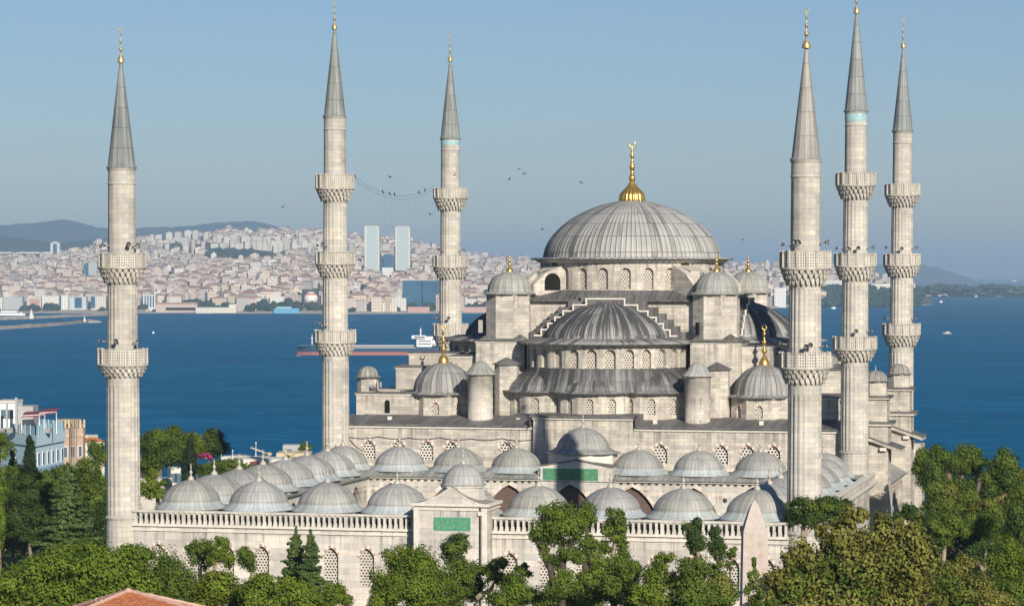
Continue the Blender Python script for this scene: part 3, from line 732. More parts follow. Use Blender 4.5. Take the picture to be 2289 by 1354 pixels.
for q in range(4):
    for w in (-35, -21, -7, 7, 21, 35):
        a = q*PI/2+R(w); a0, a1 = a-R(7), a+R(7)
        A = (CU+rD*math.sin(a0), CV-rD*math.cos(a0)); B = (CU+rD*math.sin(a1), CV-rD*math.cos(a1)); L = math.dist(A, B)
        r_ = bay_wall(mb, A, B, 33.5, 37.45, [(L/2, 1.28, 34.05, 36.75, 'round')], .45)
        if q != 2: ww += [(x, q) for x in r_]
mb.lathe(CU, CV, [(11.25, 33.5), (11.25, 37.4)], 96, 0, smooth=False)
mb.lathe(CU, CV, [(11.9, 37.4), (12.3, 37.45), (12.3, 37.6), (12.6, 37.68), (12.6, 37.82), (11, 37.82)], 96, 1, smooth=False)
dr = mb.build('main_drum', [M['drum_stone'], M['trim']], HALL)
mbw = MB()
for w, q in ww:
    if q == 0: window(w, dr)
    else: mbw.face(list(reversed(w[0])), 0, list(reversed(w[1])))
mbw.build('window_row', [M['grille']], dr)
for k in range(4):
    a = PI/4+k*PI/2; mb = MB()
    def pp(r, t, z): return (CU+r*math.sin(a)+t*math.cos(a), CV-r*math.cos(a)+t*math.sin(a), z)
    for t0, t1 in ((-1.75, -.7), (.7, 1.75)):
        prof = [(11.2, 33.3), (16.2, 33.3), (16.2, 34.6), (14.6, 36.0), (11.2, 37.3)]
        mb.face([pp(r, t0, z) for r, z in prof]); mb.face([pp(r, t1, z) for r, z in reversed(prof)])
        for i in range(1, 4): mb.face([pp(prof[i][0], t0, prof[i][1]), pp(prof[i][0], t1, prof[i][1]), pp(prof[i+1][0], t1, prof[i+1][1]), pp(prof[i+1][0], t0, prof[i+1][1])][::-1], 0)
    # bridge over the passage with an arched dark mouth
    prof = [(11.2, 36.1), (14.2, 36.1), (14.2, 36.3), (11.2, 37.2)]
    mb.face([pp(14.2, -.7, 33.3), pp(14.2, .7, 33.3), pp(14.2, .7, 36.3), pp(14.2, -.7, 36.3)]); mb.face([pp(14.2, -.7, 36.3), pp(14.2, .7, 36.3), pp(11.2, .7, 37.2), pp(11.2, -.7, 37.2)])
    for sgn in ((1,) if k == 3 else ()):
        x = 1.76*sgn; pts = [(12.2, 33.9)]+[(13.4-1.2*math.cos(PI*i/8), 35.0+1.1*math.sin(PI*i/8)) for i in range(9)]+[(14.6, 33.9)]
        mb.face([pp(r, x, z) for r, z in (pts if sgn < 0 else pts[::-1])], 2)
    mb.build('buttress', [M['stone'], M['lead_roof'], M['dark']], HALL)
md = dome('main_dome', HALL, CU, CV, 11.5, 38.12, 7.45, 108, 'lead_main', [(13.05, 37.82), (13.05, 38.0), (12.6, 38.05), (11.8, 38.1)], 1.78, .008, 26)
finial(md, CU, CV, 45.5, 8.0, 1.72, 'gold', 6, True, ribs=20, hb=2.5)
# right-hand facade: stepped buttresses, sloping eaves and gallery
for cy, dx in ((74.0, 0), (100.0, .3), (117.5, .2)):
    mb = MB(); x0 = 30.2
    mb.box(x0, 35.35+dx, cy-2, cy+2, -1, 18.1 if cy < 110 else 13)
    if cy > 110: mb.build('buttress_pier', ST+[M['lead_roof']], HALL); continue
    mb.box(x0, 35.15+dx, cy-1.8, cy+1.8, 18.1, 21.2)
    mb.box(x0, 35.75+dx, cy-2.3, cy+2.3, 17.75, 17.98, 1); mb.box(x0, 35.45+dx, cy-2.1, cy+2.1, 20.95, 21.12, 1)
    mb.box(x0, 35.9+dx, cy-2.4, cy+2.4, 17.98, 18.25, 3); mb.box(x0, 35.6+dx, cy-2.2, cy+2.2, 21.12, 21.35, 3)
    # sloping eave slab on brackets
    def slab(y0, y1, za, zb_, th, m, x1):
        c8 = [(x0+1, y0, za), (x1, y0, zb_), (x1, y1, zb_), (x0+1, y1, za)]; lo = [(p[0], p[1], p[2]-th) for p in c8]
        mb.face(c8, m); mb.face(lo[::-1], m)
        for i in range(4): j = (i+1) % 4; mb.face([lo[i], lo[j], c8[j], c8[i]], m)
    slab(cy-2.6, cy+2.6, 17.0, 14.95, .38, 0, 36.9+dx); slab(cy-2.7, cy+2.7, 17.1, 15.05, .08, 3, 37.0+dx)
    mb.box(34.4+dx, 35.2+dx, cy-2.5, cy-2.05, 14.75, 15.15, 1)
    b_ = mb.build('buttress_pier', ST+[M['lead_roof']], HALL)
    cx = 33.6+dx
    if cy > 110: continue
    mb = MB(); mb.prism(ngon(cx, cy, 1.45, 8), 21.3, 23.0); mb.prism(ngon(cx, cy, 1.58, 8), 22.9, 23.05, 1); l_ = mb.build('lantern_turret', ST, HALL)
    dome('lantern_cap', l_, cx, cy, 1.35, 23.1, 1.25, 12, 'lead_corner', [(1.75, 23.05), (1.7, 23.1)], 2.2, .05, 8)
    mb = MB(); mb.tube([(cx, cy, 24.3), (cx, cy, 24.95)], [.05, .02]); mb.build('spike', [M['trim']], l_)
mb = MB(); al = []
for y0, y1 in ((76.0, 98.0), (102.0, 115.5)):
    n_ = int((y1-y0)/2.2); w_ = (y1-y0)/n_
    al += bay_wall(mb, (34.6, y0), (34.6, y1), -1, 10.4, [(w_*(i+.5), w_*.72, 7.0, 9.6, 'pointed') for i in range(n_)], .5)
    mb.box(30.2, 33.9, y0, y1, -1, 10.2)
for q in al: voussoirs(mb, q, .35, .03)
ga = mb.build('side_gallery', ST, HALL)
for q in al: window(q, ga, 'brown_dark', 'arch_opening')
mb = MB()
for y0, y1 in ((76.0, 98.0), (102.0, 115.5)):
    roof_quad(mb, (35.2, y0, 10.45), (35.2, y1, 10.45), (30.3, y1, 13.0), (30.3, y0, 13.0)); mb.box(34.2, 35.2, y0, y1, 10.3, 10.44)
mb.build('gallery_roof', [M['lead_court']], HALL)
# ---------------------------------------------------------------- arcaded courtyard in front
CT = thing('mosque_courtyard', 'arcaded stone courtyard with rows of pale lead domes and a balustraded front wall', 'courtyard', (.4, 30, 0))
SC_ = [M['stone_clean'], M['trim'], M['red_stone'], M['lead_roof'], M['pink_stone']]
XL, XR = -33.3, 33.3
mb = MB(); al = []
us = [-30.6, -27.0, -23.3, -19.63, -16.0, -12.4, -8.7, -5.1]; us2 = [5.9, 9.6, 13.2, 16.9, 20.5, 24.2, 27.8, 31.2]
al += bay_wall(mb, (XL, -1), (-3.2, -1), -3, 10.55, [(u-XL, 1.5, 5.05, 8.85, 'pointed') for u in us], .4)
al += bay_wall(mb, (4.1, -1), (XR, -1), -3, 10.55, [(u-4.1, 1.5, 5.05, 8.75, 'pointed') for u in us2], .4)
for q in al: voussoirs(mb, q, .30)
mb.box(XL, XR, -.55, -.5, -3, 10.5)
mb.box(XL, -3.2, -1.16, -.4, 10.15, 10.24, 1); mb.box(4.1, XR, -1.16, -.4, 10.15, 10.24, 1)
mb.box(XL, -3.2, -1.22, 0, 10.62, 10.86, 1); mb.box(4.1, XR, -1.22, 0, 10.62, 10.86, 1)
fw = mb.build('front_wall', SC_, CT)
for q in al: window(q, fw)
mb = MB()
for x0, x1 in ((XL, -3.2), (4.1, XR)):
    mb.box(x0, x1, -1.1, -.62, 12.02, 12.24); n_ = int((x1-x0)/.565)
    for k in range(n_):
        x = x0+(k+.5)*(x1-x0)/n_
        big = k % 10 == 9
        mb.box(x-(.16 if big else .115), x+(.16 if big else .115), -1.0, -.74, 10.86, 12.02)
        mb.box(x-.17, x+.20, -.98, -.76, 10.86, 11.12); mb.box(x+.05, x+.19, -.97, -.77, 11.12, 11.3)
mb.build('balustrade', [plain('grey balustrade stone', (.50, .475, .425), .9, .2, 0, .2, .8)], CT)
# arcade bodies and lead decks
mb = MB(); al = []
mb.box(XL, XR, 0.05, 7.4, -3, 11.55); mb.box(XL, -26.0, 7.4, 56, -3, 11.55); mb.box(26.2, XR, 7.4, 56, -3, 11.55)
mb.box(-26.4, -25.5, 7.4, 57.6, 11.2, 11.62, 1); mb.box(25.6, 26.6, 7.4, 57.6, 11.2, 11.62, 1)
V1 = [3.5+8.14*k for k in range(8)]
al += bay_wall(mb, (-25.5, 7.4), (-25.5, 57.5), -1, 11.2, [(v-7.4, 5.6, 0, 10.9, 'pointed') for v in V1[1:7]], .5)
al += bay_wall(mb, (25.6, 57.5), (25.6, 7.4), -1, 11.2, [(57.5-v, 5.6, 0, 9.9, 'pointed') for v in V1[6:0:-1]], .5)
UP = [-22.55, -15.2, -8.0, -.55, 6.9, 14.2, 21.5]
al2 = bay_wall(mb, (-26, 57.2), (26, 57.2), -1, 11.55, [(u+26, 5.7, 0, 11.0 if abs(u+.55) > 1 else 11.2, 'pointed') for u in UP], .5)
for q in al2: voussoirs(mb, q, .42, .02, 1, 5)
for k in range(60):
    x = -25.2+k*.85
    if abs(x-.2) > 4.9: mb.box(x, x+.34, 57.1, 57.25, 11.3, 11.5, 3)
mb.box(-26, 26, 59.5, 65.8, -1, 11.5)
mb.box(-27, -4.3, 56.95, 57.7, 11.55, 11.75, 1); mb.box(4.7, 27, 56.95, 57.7, 11.55, 11.75, 1)
for u in (-18.9, -11.6, 10.6, 17.9): mb.lathe(u, 57.18, [(.22, 9.9), (.22, 10.0), (.1, 10.0)], 14, 3) if False else mb.ell((u, 57.2, 9.6), .28, .08, .28, 3)
# right outer wall with its parapet
mb.box(33.3, 33.9, -.9, 65, -3, 11.3); mb.box(33.2, 34.0, 8, 74, 12.0, 12.2, 1); mb.box(33.35, 33.85, 8, 74, 11.3, 12.0); mb.box(33.3, 34.3, 8, 74, 11.0, 11.3, 1)
mb.box(-33.9, -33.3, -.9, 65, -3, 11.4)
mb.box(XL, XR, -.06, .04, 10.87, 11.45, 3)  # shade behind the balusters, painted as a dark strip in the iron colour
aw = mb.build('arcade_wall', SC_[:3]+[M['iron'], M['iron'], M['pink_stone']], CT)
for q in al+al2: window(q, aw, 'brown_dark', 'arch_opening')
mb = MB()
def deck(x0, x1, y0, y1, z): mb.box(x0, x1, y0, y1, z-.1, z)
deck(XL-.3, XR+.1, -.2, 7.8, 11.72); deck(XL-.3, -25.1, 7.8, 57, 11.722); deck(25.2, XR+.1, 7.8, 57, 11.722)
roof_quad(mb, (-27.5, 56.7, 11.82), (-4.4, 56.7, 11.82), (-4.4, 58.4, 12.35), (-27.5, 58.4, 12.35)); roof_quad(mb, (4.8, 56.7, 11.82), (27.5, 56.7, 11.82), (27.5, 58.4, 12.35), (4.8, 58.4, 12.35))
mb.box(-27.5, -4.4, 56.7, 58, 11.76, 11.81); mb.box(4.8, 27.5, 56.7, 58, 11.76, 11.81)
deck(XL, XR, 58.4, 65.9, 12.36)
roof_quad(mb, (-25.0, 57, 11.75), (-25.0, 7.8, 11.75), (-26.6, 7.8, 12.2), (-26.6, 57, 12.2)); roof_quad(mb, (25.1, 7.8, 11.75), (25.1, 57, 11.75), (26.7, 57, 12.2), (26.7, 7.8, 12.2))
mb.build('arcade_roof', [M['lead_court']], CT)
# the small domes: one model of drum, dome and finial, then copies
def court_dome(cx, cy, zb=11.75, r=2.98, fl=3.5, h=2.15, drop=.0):
    mb = MB(); mb.prism(ngon(cx, cy, fl-.02, 8), zb, zb+.45, 0)
    dr = mb.build('dome_drum', [M['stone']], CT, off=(cx, cy, 0)); dr.location = Vector((cx, cy, 0))-CT.location
    dm = MB(); prof = [(fl+.20, zb+.42), (fl+.20, zb+.49), (fl-.02, zb+.60), (r+.27, zb+.78), (r+.08, zb+.98), (r-.01, zb+1.12)]+dome_profile(r-.02, zb+1.14, h, 1.72, 12)
    dm.lathe(cx, cy, prof, 168, 0, rmod=ribbed(.010), ribs=42, mats=[1]*5+[0]*13)
    d = dm.build('dome', [M['lead_court'], M['lead_flange']], None, off=(cx, cy, 0)); d.parent = dr; d.location = (0, 0, 0); ROOT[d.name] = (cx, cy, 0)
    f = finial(d, cx, cy, zb+1.1+h, 1.75, .34, 'white_metal', 2, True, hb=.5)
    return dr
U1 = [.45+7.28*k for k in range(-4, 5)]
d0 = court_dome(U1[0], V1[0])
def put_dome(x, y, s=1.0, z=0.0, h=1.0):
    c = copy_tree(d0, CT); c.location = Vector((x, y, z))-CT.location; c.scale = (s, s, h); return c
for u in U1[1:]: put_dome(u, V1[0])
for v in V1[1:7]: put_dome(-29.0, v, 1.10); put_dome(29.6, v, 1.10)
for u in [-29.7]+UP[:3]+UP[4:]+[28.9]: put_dome(u, 61.1, 1.0, .12)
# raised middle bay of the portico
mb = MB(); P0 = [(-4.15, 12.0), (-4.15, 13.25), (.3, 14.05), (4.6, 13.2), (4.6, 12.0)]
def gable(y0, y1):
    mb.face([(x, y0, z) for x, z in [(-4.15, 11.56)]+P0[1:4]+[(4.6, 11.56)]], 0)
    for i in range(1, 3): 
        a, b = P0[i], P0[i+1]; mb.face([(a[0], y0, a[1]), (b[0], y0, b[1]), (b[0], y1, b[1]), (a[0], y1, a[1])], 3)
        mb.face([(a[0]-.1, y0-.15, a[1]+.02), (b[0]+.1, y0-.15, b[1]+.02), (b[0]+.1, y0-.15, b[1]+.14), (a[0]-.1, y0-.15, a[1]+.14)], 3)
        mb.face([(a[0]-.1, y0-.15, a[1]+.14), (b[0]+.1, y0-.15, b[1]+.14), (b[0], y1, b[1]+.15), (a[0], y1, a[1]+.15)], 3)
    mb.face([(-4.15, y1, 11.5), (-4.15, y0, 11.5), (-4.15, y0, 13.25), (-4.15, y1, 13.25)]); mb.face([(4.6, y0, 11.5), (4.6, y1, 11.5), (4.6, y1, 13.2), (4.6, y0, 13.2)])
gable(57.0, 65.7)
mb.prism(ngon(.1, 61.4, 4.2, 8), 13.2, 14.75, 1)
pb = mb.build('portico_gable', SC_, CT)
dm = dome('portico_dome', CT, .1, 61.4, 3.15, 15.3, 2.4, 36, 'lead_court', [(4.5, 14.7), (4.5, 14.78), (4.0, 14.9), (3.4, 15.15)], 1.75, .008, 12)
finial(dm, .1, 61.4, 17.6, 1.9, .34, 'white_metal', 2, True, hb=.5)
def script_panel(parent, x0, x1, y, z0, z1, mat, seed, rows=2):
    rg = random.Random(seed); mb = MB()
    mb.box(x0, x1, y-.03, y+.02, z0, z1, 0); p = mb.build('inscription_panel', [M[mat]], parent)
    mb = MB(); H = (z1-z0)/rows
    for k in range(rows):
        x = x1-.15
        while x > x0+.2:
            zc = z0+H*(k+.42); w = rg.uniform(.12, .32); kind = rg.random()
            if kind < .35: pts = [(x, zc+H*.42), (x-.02, zc-H*.2)]
            elif kind < .7: pts = [(x, zc+H*.1), (x-w*.3, zc-H*.22), (x-w*.8, zc-H*.2), (x-w, zc+H*.12)]
            else: pts = [(x, zc-H*.1), (x-w*.5, zc+H*.15), (x-w, zc-H*.05), (x-w*1.2, zc-H*.3)]
            mb.tube([(a, y-.04, b) for a, b in pts], .022, 4)
            if rg.random() < .5: mb.ell((x-w/2, y-.04, zc+H*.3), .03, .02, .03, 0, 6, 4)
            x -= w*.75
    fr = .07
    mb.box(x0-fr, x1+fr, y-.045, y+.02, z1, z1+fr, 1); mb.box(x0-fr, x1+fr, y-.045, y+.02, z0-fr, z0, 1)
    mb.box(x0-fr, x0, y-.045, y+.02, z0, z1, 1); mb.box(x1, x1+fr, y-.045, y+.02, z0, z1, 1)
    mb.build('lettering', [M['ocre'], M['green_b']], p)
script_panel(pb, -3.75, 2.75, 56.98, 11.75, 13.0, 'green', 3)
# entrance portal in the middle of the front wall
mb = MB(); px0, px1 = -3.35, 4.05; yf = -2.9
mb.box(px0, px1, yf, 2.4, -3, 13.35); mb.box(px0-.25, px1+.25, yf-.25, 2.6, 13.35, 13.62, 1); mb.box(px0-.12, px1+.12, yf-.12, 2.5, 12.95, 13.05, 1)
mb.box(px0, px0+.5, yf-.1, yf, -3, 12.95, 1); mb.box(px1-.5, px1, yf-.1, yf, -3, 12.95, 1)
cxp = (px0+px1)/2; og = []
for k in range(13):
    t = k/12; og.append((px0+.1+(cxp-px0-.1)*t, 13.62+1.65*(t**1.9*(1.25-.25*t))))
og = og+[(2*cxp-x, z) for x, z in reversed(og[:-1])]
mb.face([(x, yf-.05, z) for x, z in [(px0+.1, 13.62)]+og+[(px1-.1, 13.62)]], 0)
for a, b in zip(og, og[1:]): 
    mb.face([(a[0], yf-.12, a[1]), (b[0], yf-.12, b[1]), (b[0], 1.0, b[1]), (a[0], 1.0, a[1])], 3)
    mb.face([(a[0], yf-.12, a[1]-.14), (b[0], yf-.12, b[1]-.14), (b[0], yf-.12, b[1]), (a[0], yf-.12, a[1])], 1)
mb.box(px1-.72, px1-.6, yf-.22, yf-.1, -3, 13.3, 4); mb.box(px1-.9, px1-.5, yf-.25, yf-.1, 12.5, 12.9, 1)
po = mb.build('portal', SC_[:3]+[M['lead_court'], M['iron']], CT)
script_panel(po, -1.25, 2.30, yf-.02, 11.05, 12.2, 'green_b', 9)
mb = MB(); mb.lathe(.85, .2, [(2.15, 13.5), (2.15, 15.0), (2.3, 15.05), (2.3, 15.22), (2.1, 15.3)], 12, 0, smooth=False); mb.build('portal_drum', SC_, CT)
dm = dome('portal_dome', CT, .85, .2, 2.05, 15.35, 2.0, 24, 'lead_court', [(2.3, 15.25), (2.28, 15.32)], 1.8, .02, 10)
finial(dm, .85, .2, 17.25, 1.7, .3, 'white_metal', 2, True, hb=.5)
# ---------------------------------------------------------------- sea, land, far shore
def sea_mat():
    n = NT('deep blue strait water', .5, 0.0)
    big = n.noise(n.vmul(n.pos, (.0012, .004, 0)), 1, 4, .6)
    fine = n.noise(n.vmul(n.pos, (.022, .06, 0)), 1, 5, .65)
    band = n.noise(n.vmul(n.comb(n.math('ADD', n.math('MULTIPLY', n.sep(n.pos)[0], .973), n.math('MULTIPLY', n.sep(n.pos)[1], .229)), n.math('SUBTRACT', n.math('MULTIPLY', n.sep(n.pos)[1], .973), n.math('MULTIPLY', n.sep(n.pos)[0], .229))), (.0006, .0075, 0)), 1, 5, .65)
    c = n.mix(n.rng(big, .35, .68), (.0006, .082, .180), (.001, .108, .232))
    c = n.mix(n.rng(band, .48, .72, 0, .6), c, (.003, .140, .285))
    c = n.mix(n.rng(fine, .47, .66, 0, .55), c, (.010, .185, .35)); c = n.mix(n.rng(n.noise(n.vmul(n.pos, (.05, .13, 0)), 1, 3, .7), .5, .7, 0, .35), c, (.0004, .05, .12))
    n.bump(n.noise(n.vmul(n.pos, (.12, .35, 0)), 1, 5, .7), 1.0, .7)
    return n.out(c)
M['sea'] = sea_mat()
def seam_grass():
    n = NT('grass and earth', .95, .1)
    f = n.rng(n.noise(n.pos, .15, 5), .35, .65)
    return n.out(n.mix(f, (.035, .055, .015), (.075, .085, .03)))
M['ground'] = seam_grass()
M['paving'] = plain('grey plaza paving', (.30, .28, .25), .9, .2)
M['hillside'] = plain('wooded hill', (.03, .05, .04), .95, .1, 0, .35, .004)
M['urban_soil'] = plain('dusty urban slope', (.10, .10, .075), .95, .1, 0, .3, .01)
M['far_wood'] = plain('far dark woodland', (.030, .052, .040), .95, .1, 0, .35, .03)
M['rock'] = plain('breakwater rubble', (.36, .31, .26), .95, .1, 0, .25, .08)
M['sand'] = plain('pale shore strip', (.42, .37, .30), .95, .1)
def struct(o, label=None): return tag(o, label, None, None, 'structure')
def gz(x, y):                          # ground height
    d = (Vector((x, y, 0))-CAM).dot(_fh); s = (Vector((x, y, 0))-CAM).dot(_r)
    if d < 395: z = -4.5 if y < -12 else -1.5
    else: z = -1.5-(d-395)*.075
    return max(z, SEA-2.0)
mb = MB(); ys_ = [40, 90, 130, 170, 210, 250, 262, 300, 340, 395, 450, 520, 600, 700, 800, 830]; xs_ = list(range(-420, 421, 40))
b = 0
for d in ys_:
    for s in xs_:
        p = CAM+_fh*d+_r*s; mb.v.append((p.x, p.y, gz(p.x, p.y) if d < 830 else SEA-2.5))
n_ = len(xs_)
for j in range(len(ys_)-1):
    for i in range(n_-1): mb.addf((j*n_+i, j*n_+i+1, (j+1)*n_+i+1, (j+1)*n_+i), 0, None, True)
struct(mb.build('ground', [M['ground']]), 'grassy ground under the trees around the mosque')
mb = MB(); ring = [700, 1500, 3000, 6000, 12000, 25000, 60000]
for d in ring:
    for s in (-1, -.5, 0, .5, 1):
        p = CAM+_fh*d+_r*(s*max(d*.45, 900)); mb.v.append((p.x, p.y, SEA))
for j in range(len(ring)-1):
    for i in range(4): mb.addf((j*5+i, j*5+i+1, (j+1)*5+i+1, (j+1)*5+i))
struct(mb.build('sea', [M['sea']]), 'deep blue strait between the mosque and the far city')
# far hills
def hill(name, d, crest, base_y, mat, front=2500, back=2500):
    mb = MB(); xs = [c[0] for c in crest]; ys = [c[1] for c in crest]; P = np.arange(xs[0], xs[-1]+1, 12.0); rr = random.Random(int(d))
    rows = []
    for f, dd in ((0, -front), (.35, -front*.62), (.75, -front*.25), (1, 0), (.4, back)):
        row = []
        for x in P:
            yt = float(np.interp(x, xs, ys)); zt = CAM.z+(612-yt)/FPX*d+rr.uniform(-1, 1)*d*.00022*(f > 0)
            zb = SEA-1; q = at(x, 612, d+dd)
            row.append((q.x, q.y, zb+(zt-zb)*f))
        rows.append(mb.addv(row))
    n = len(P)
    for j in range(4):
        for i in range(n-1): mb.addf((rows[j]+i, rows[j]+i+1, rows[j+1]+i+1, rows[j+1]+i), 0, None, True)
    return struct(mb.build(name, [M[mat]]))
hill('hill', 16500, [(-250, 515), (0, 503), (60, 500), (110, 494), (150, 491), (185, 498), (215, 508), (260, 513), (330, 509), (430, 506), (490, 498), (530, 495), (568, 495), (610, 504), (650, 515), (720, 530), (800, 550), (1000, 585)], 620, 'hillside')
hill('hill', 12500, [(-250, 520), (0, 528), (50, 533), (130, 544), (210, 536), (300, 528), (420, 530), (620, 545), (800, 580)], 620, 'hillside', 2200, 1500)
hill('island_hill', 22000, [(1850, 622), (1900, 606), (1960, 592), (2010, 588), (2060, 592), (2105, 601), (2140, 612), (2185, 625)], 627, 'hillside', 1500, 2500)
# slope of the far city
SHX = [-300, 240, 720, 780, 1100, 1700, 1760, 1840, 2000, 2085]; SHY = [697, 697, 698, 699, 697, 690, 684, 683, 682, 679]
RGX = [-300, 0, 100, 160, 240, 320, 450, 520, 640, 720, 830, 900, 960, 1020, 1090, 1200, 1700, 1800, 1900, 1980, 2040, 2085]
RGY = [572, 575, 577, 566, 545, 532, 526, 517, 516, 520, 532, 542, 552, 564, 577, 588, 594, 592, 602, 625, 655, 678]
def slope(px, t):
    ys = float(np.interp(px, SHX, SHY)); yr = float(np.interp(px, RGX, RGY)); ds = 66*FPX/(ys-612); dr = max(9300.0, ds+200)
    if px > 1900: dr = ds+(dr-ds)*max(0.06, (2085-px)/185)
    d = ds+(dr-ds)*t; y = ys+(yr-ys)*(t**.80)
    return d, y, CAM.z+(612-y)/FPX*d
def slope_d(px, y):
    ys = float(np.interp(px, SHX, SHY)); yr = float(np.interp(px, RGX, RGY))
    t = min(1.0, max(0.0, (ys-y)/(ys-yr)))**1.25; return slope(px, t)[0]
mb = MB(); P = list(range(-300, 2086, 24))+[2085]; T = [-.004, 0, .03, .08, .15, .25, .35, .45, .55, .65, .75, .85, .95, 1.0]; rows = []
for t in T:
    row = []
    for px in P:
        d, y, z = slope(px, max(t, 0)); q = at(px, 612, d-(4 if t < 0 else 0)); row.append((q.x, q.y, SEA-1 if t < 0 else z-1.5))
    rows.append(mb.addv(row))
row = []
for px in P: d, y, z = slope(px, 1); q = at(px, 612, d+1500); row.append((q.x, q.y, SEA-1))
rows.append(mb.addv(row)); n_ = len(P)
for j in range(len(rows)-1):
    for i in range(n_-1): mb.addf((rows[j]+i, rows[j]+i+1, rows[j+1]+i+1, rows[j+1]+i), 0 if j > 1 else 1, None, j > 1)
struct(mb.build('city_slope', [M['urban_soil'], M['sand']]), 'gently rising land of the far shore')
def facade(name, win, dens=.5):
    n = NT(name, .85, .25)
    at_ = n.t.nodes.new('ShaderNodeAttribute'); at_.attribute_name = 'tint'
    x, y, _ = n.sep(n.uv)
    a = n.math('LESS_THAN', n.math('ABSOLUTE', n.math('SUBTRACT', n.math('FRACT', n.math('DIVIDE', x, 4.2)), .5)), .24)
    b_ = n.math('LESS_THAN', n.math('ABSOLUTE', n.math('SUBTRACT', n.math('FRACT', n.math('DIVIDE', y, 3.6)), .5)), .25)
    nz = n.sep(n.geo.outputs['Normal'])[2]
    wall = n.math('LESS_THAN', n.math('ABSOLUTE', nz), .3)
    k = n.math('MULTIPLY', n.math('MULTIPLY', n.math('MULTIPLY', a, b_), wall), dens)
    return n.out(n.mix(k, at_.outputs['Color'], win))
M['facade'] = facade('painted apartment facade', (.12, .13, .15), .6)
M['glass_facade'] = plain('blue glass facade', (.03, .10, .17), .25, .5, 0, .2, .05)
WALLS = [('cream', (.60, .525, .43)), ('pinkish', (.54, .44, .385)), ('white', (.64, .60, .545)), ('pale grey', (.42, .395, .36)), ('buff', (.52, .435, .335))]
ROOFS = [('red tiled', (.28, .165, .135)), ('brown tiled', (.25, .18, .155)), ('flat grey', (.37, .35, .33))]
def city_mesh(mb, w, dp, h, wc, rc, flat, cx=0, cy=0, cz=0, rot=0):
    ca, sa = math.cos(rot), math.sin(rot)
    P = [(cx+x*ca-y*sa, cy+x*sa+y*ca) for x, y in ((-w/2, -dp/2), (w/2, -dp/2), (w/2, dp/2), (-w/2, dp/2))]
    mb.prism(P, cz-6, cz+h, 0, 0, bottom=False, top=False, col=wc)
    if flat:
        mb.face([(p[0], p[1], cz+h) for p in P], 0, col=rc)
        Q = [(cx+(p[0]-cx)*.35, cy+(p[1]-cy)*.35) for p in P]; mb.prism(Q, cz+h, cz+h+3, 0, 0, bottom=False, col=wc)
    else:
        o = .6; E_ = [(cx+(p[0]-cx)*(1+2*o/w), cy+(p[1]-cy)*(1+2*o/dp)) for p in P]
        a, b_ = ((cx-(w/2-dp*.42)*ca, cy-(w/2-dp*.42)*sa), (cx+(w/2-dp*.42)*ca, cy+(w/2-dp*.42)*sa)) if w > dp else ((cx-.05*ca, cy), (cx+.05*ca, cy))
        zr = cz+h+min(w, dp)*.24
        A, B = (a[0], a[1], zr), (b_[0], b_[1], zr); e = [(p[0], p[1], cz+h) for p in E_]
        for f in ((e[0], e[1], B, A), (e[1], e[2], B), (e[2], e[3], A, B), (e[3], e[0], A)): mb.face(list(f), 0, col=rc)
specs = []
woods_px = [(455, 640, 556, 584)]
MARKS = [(815, 848, 560, 604), (884, 917, 560, 604), (858, 878, 575, 604), (854, 879, 596, 620), (900, 982, 640, 686), (190, 217, 596, 618), (0, 236, 672, 692), (317, 347, 668, 690), (348, 440, 676, 696), (437, 528, 686, 699), (612, 668, 688, 700), (603, 640, 668, 682), (671, 718, 645, 702), (1731, 1757, 650, 684), (912, 960, 684, 697), (1035, 1088, 684, 697)]
rg = random.Random(5)
def zone(px):
    if px < 240: return 'left of the near left minaret'
    if px < 720: return 'between the two left minarets'
    if px < 1000: return 'behind the twin glass towers quarter'
    if px < 1300: return 'just left of the mosque domes'
    return 'right of the mosque domes'
for k in range(8800):
    px = rg.uniform(-40, 2040)
    t = rg.random()**1.15*.985+.012
    if px > 1690 and (rg.random() < .55 or (px > 1840 and t < .5)): continue
    if px > 1000 and t > .6 and rg.random() < .4: continue
    d, y, z = slope(px, t)
    if any(a < px < b_ and c < y < e for a, b_, c, e in woods_px): continue
    if px < 235 and y < 566: 
        if not (130 < px and 528 < y): continue
    if 680 < px < 716 and y > 676: continue
    if any(a-7 < px < b_+7 and c < y < e+14 for a, b_, c, e in MARKS): continue
    if 235 < px < 480 and y < 566 and rg.random() < .72: continue
    w = rg.uniform(10, 24); dp = rg.uniform(10, 14); h = rg.choice((8, 9, 12, 12, 14, 15, 18, 24))*rg.uniform(.75, 1.05)
    if t < .05: w *= 1.3; h = rg.uniform(12, 26)
    if y < 545: h *= .8
    wi = rg.choices(range(5), (36, 24, 14, 14, 12))[0]; ri = rg.choices(range(3), (30, 26, 44))[0]
    specs.append((w*h/d/d, px, d, z, w, dp, h, wi, ri, rg.uniform(-.6, .6), t))
specs.sort(key=lambda q: (1130 < q[1] < 1690, -q[0]))
protos = {}; used_p = set()
mb = MB()
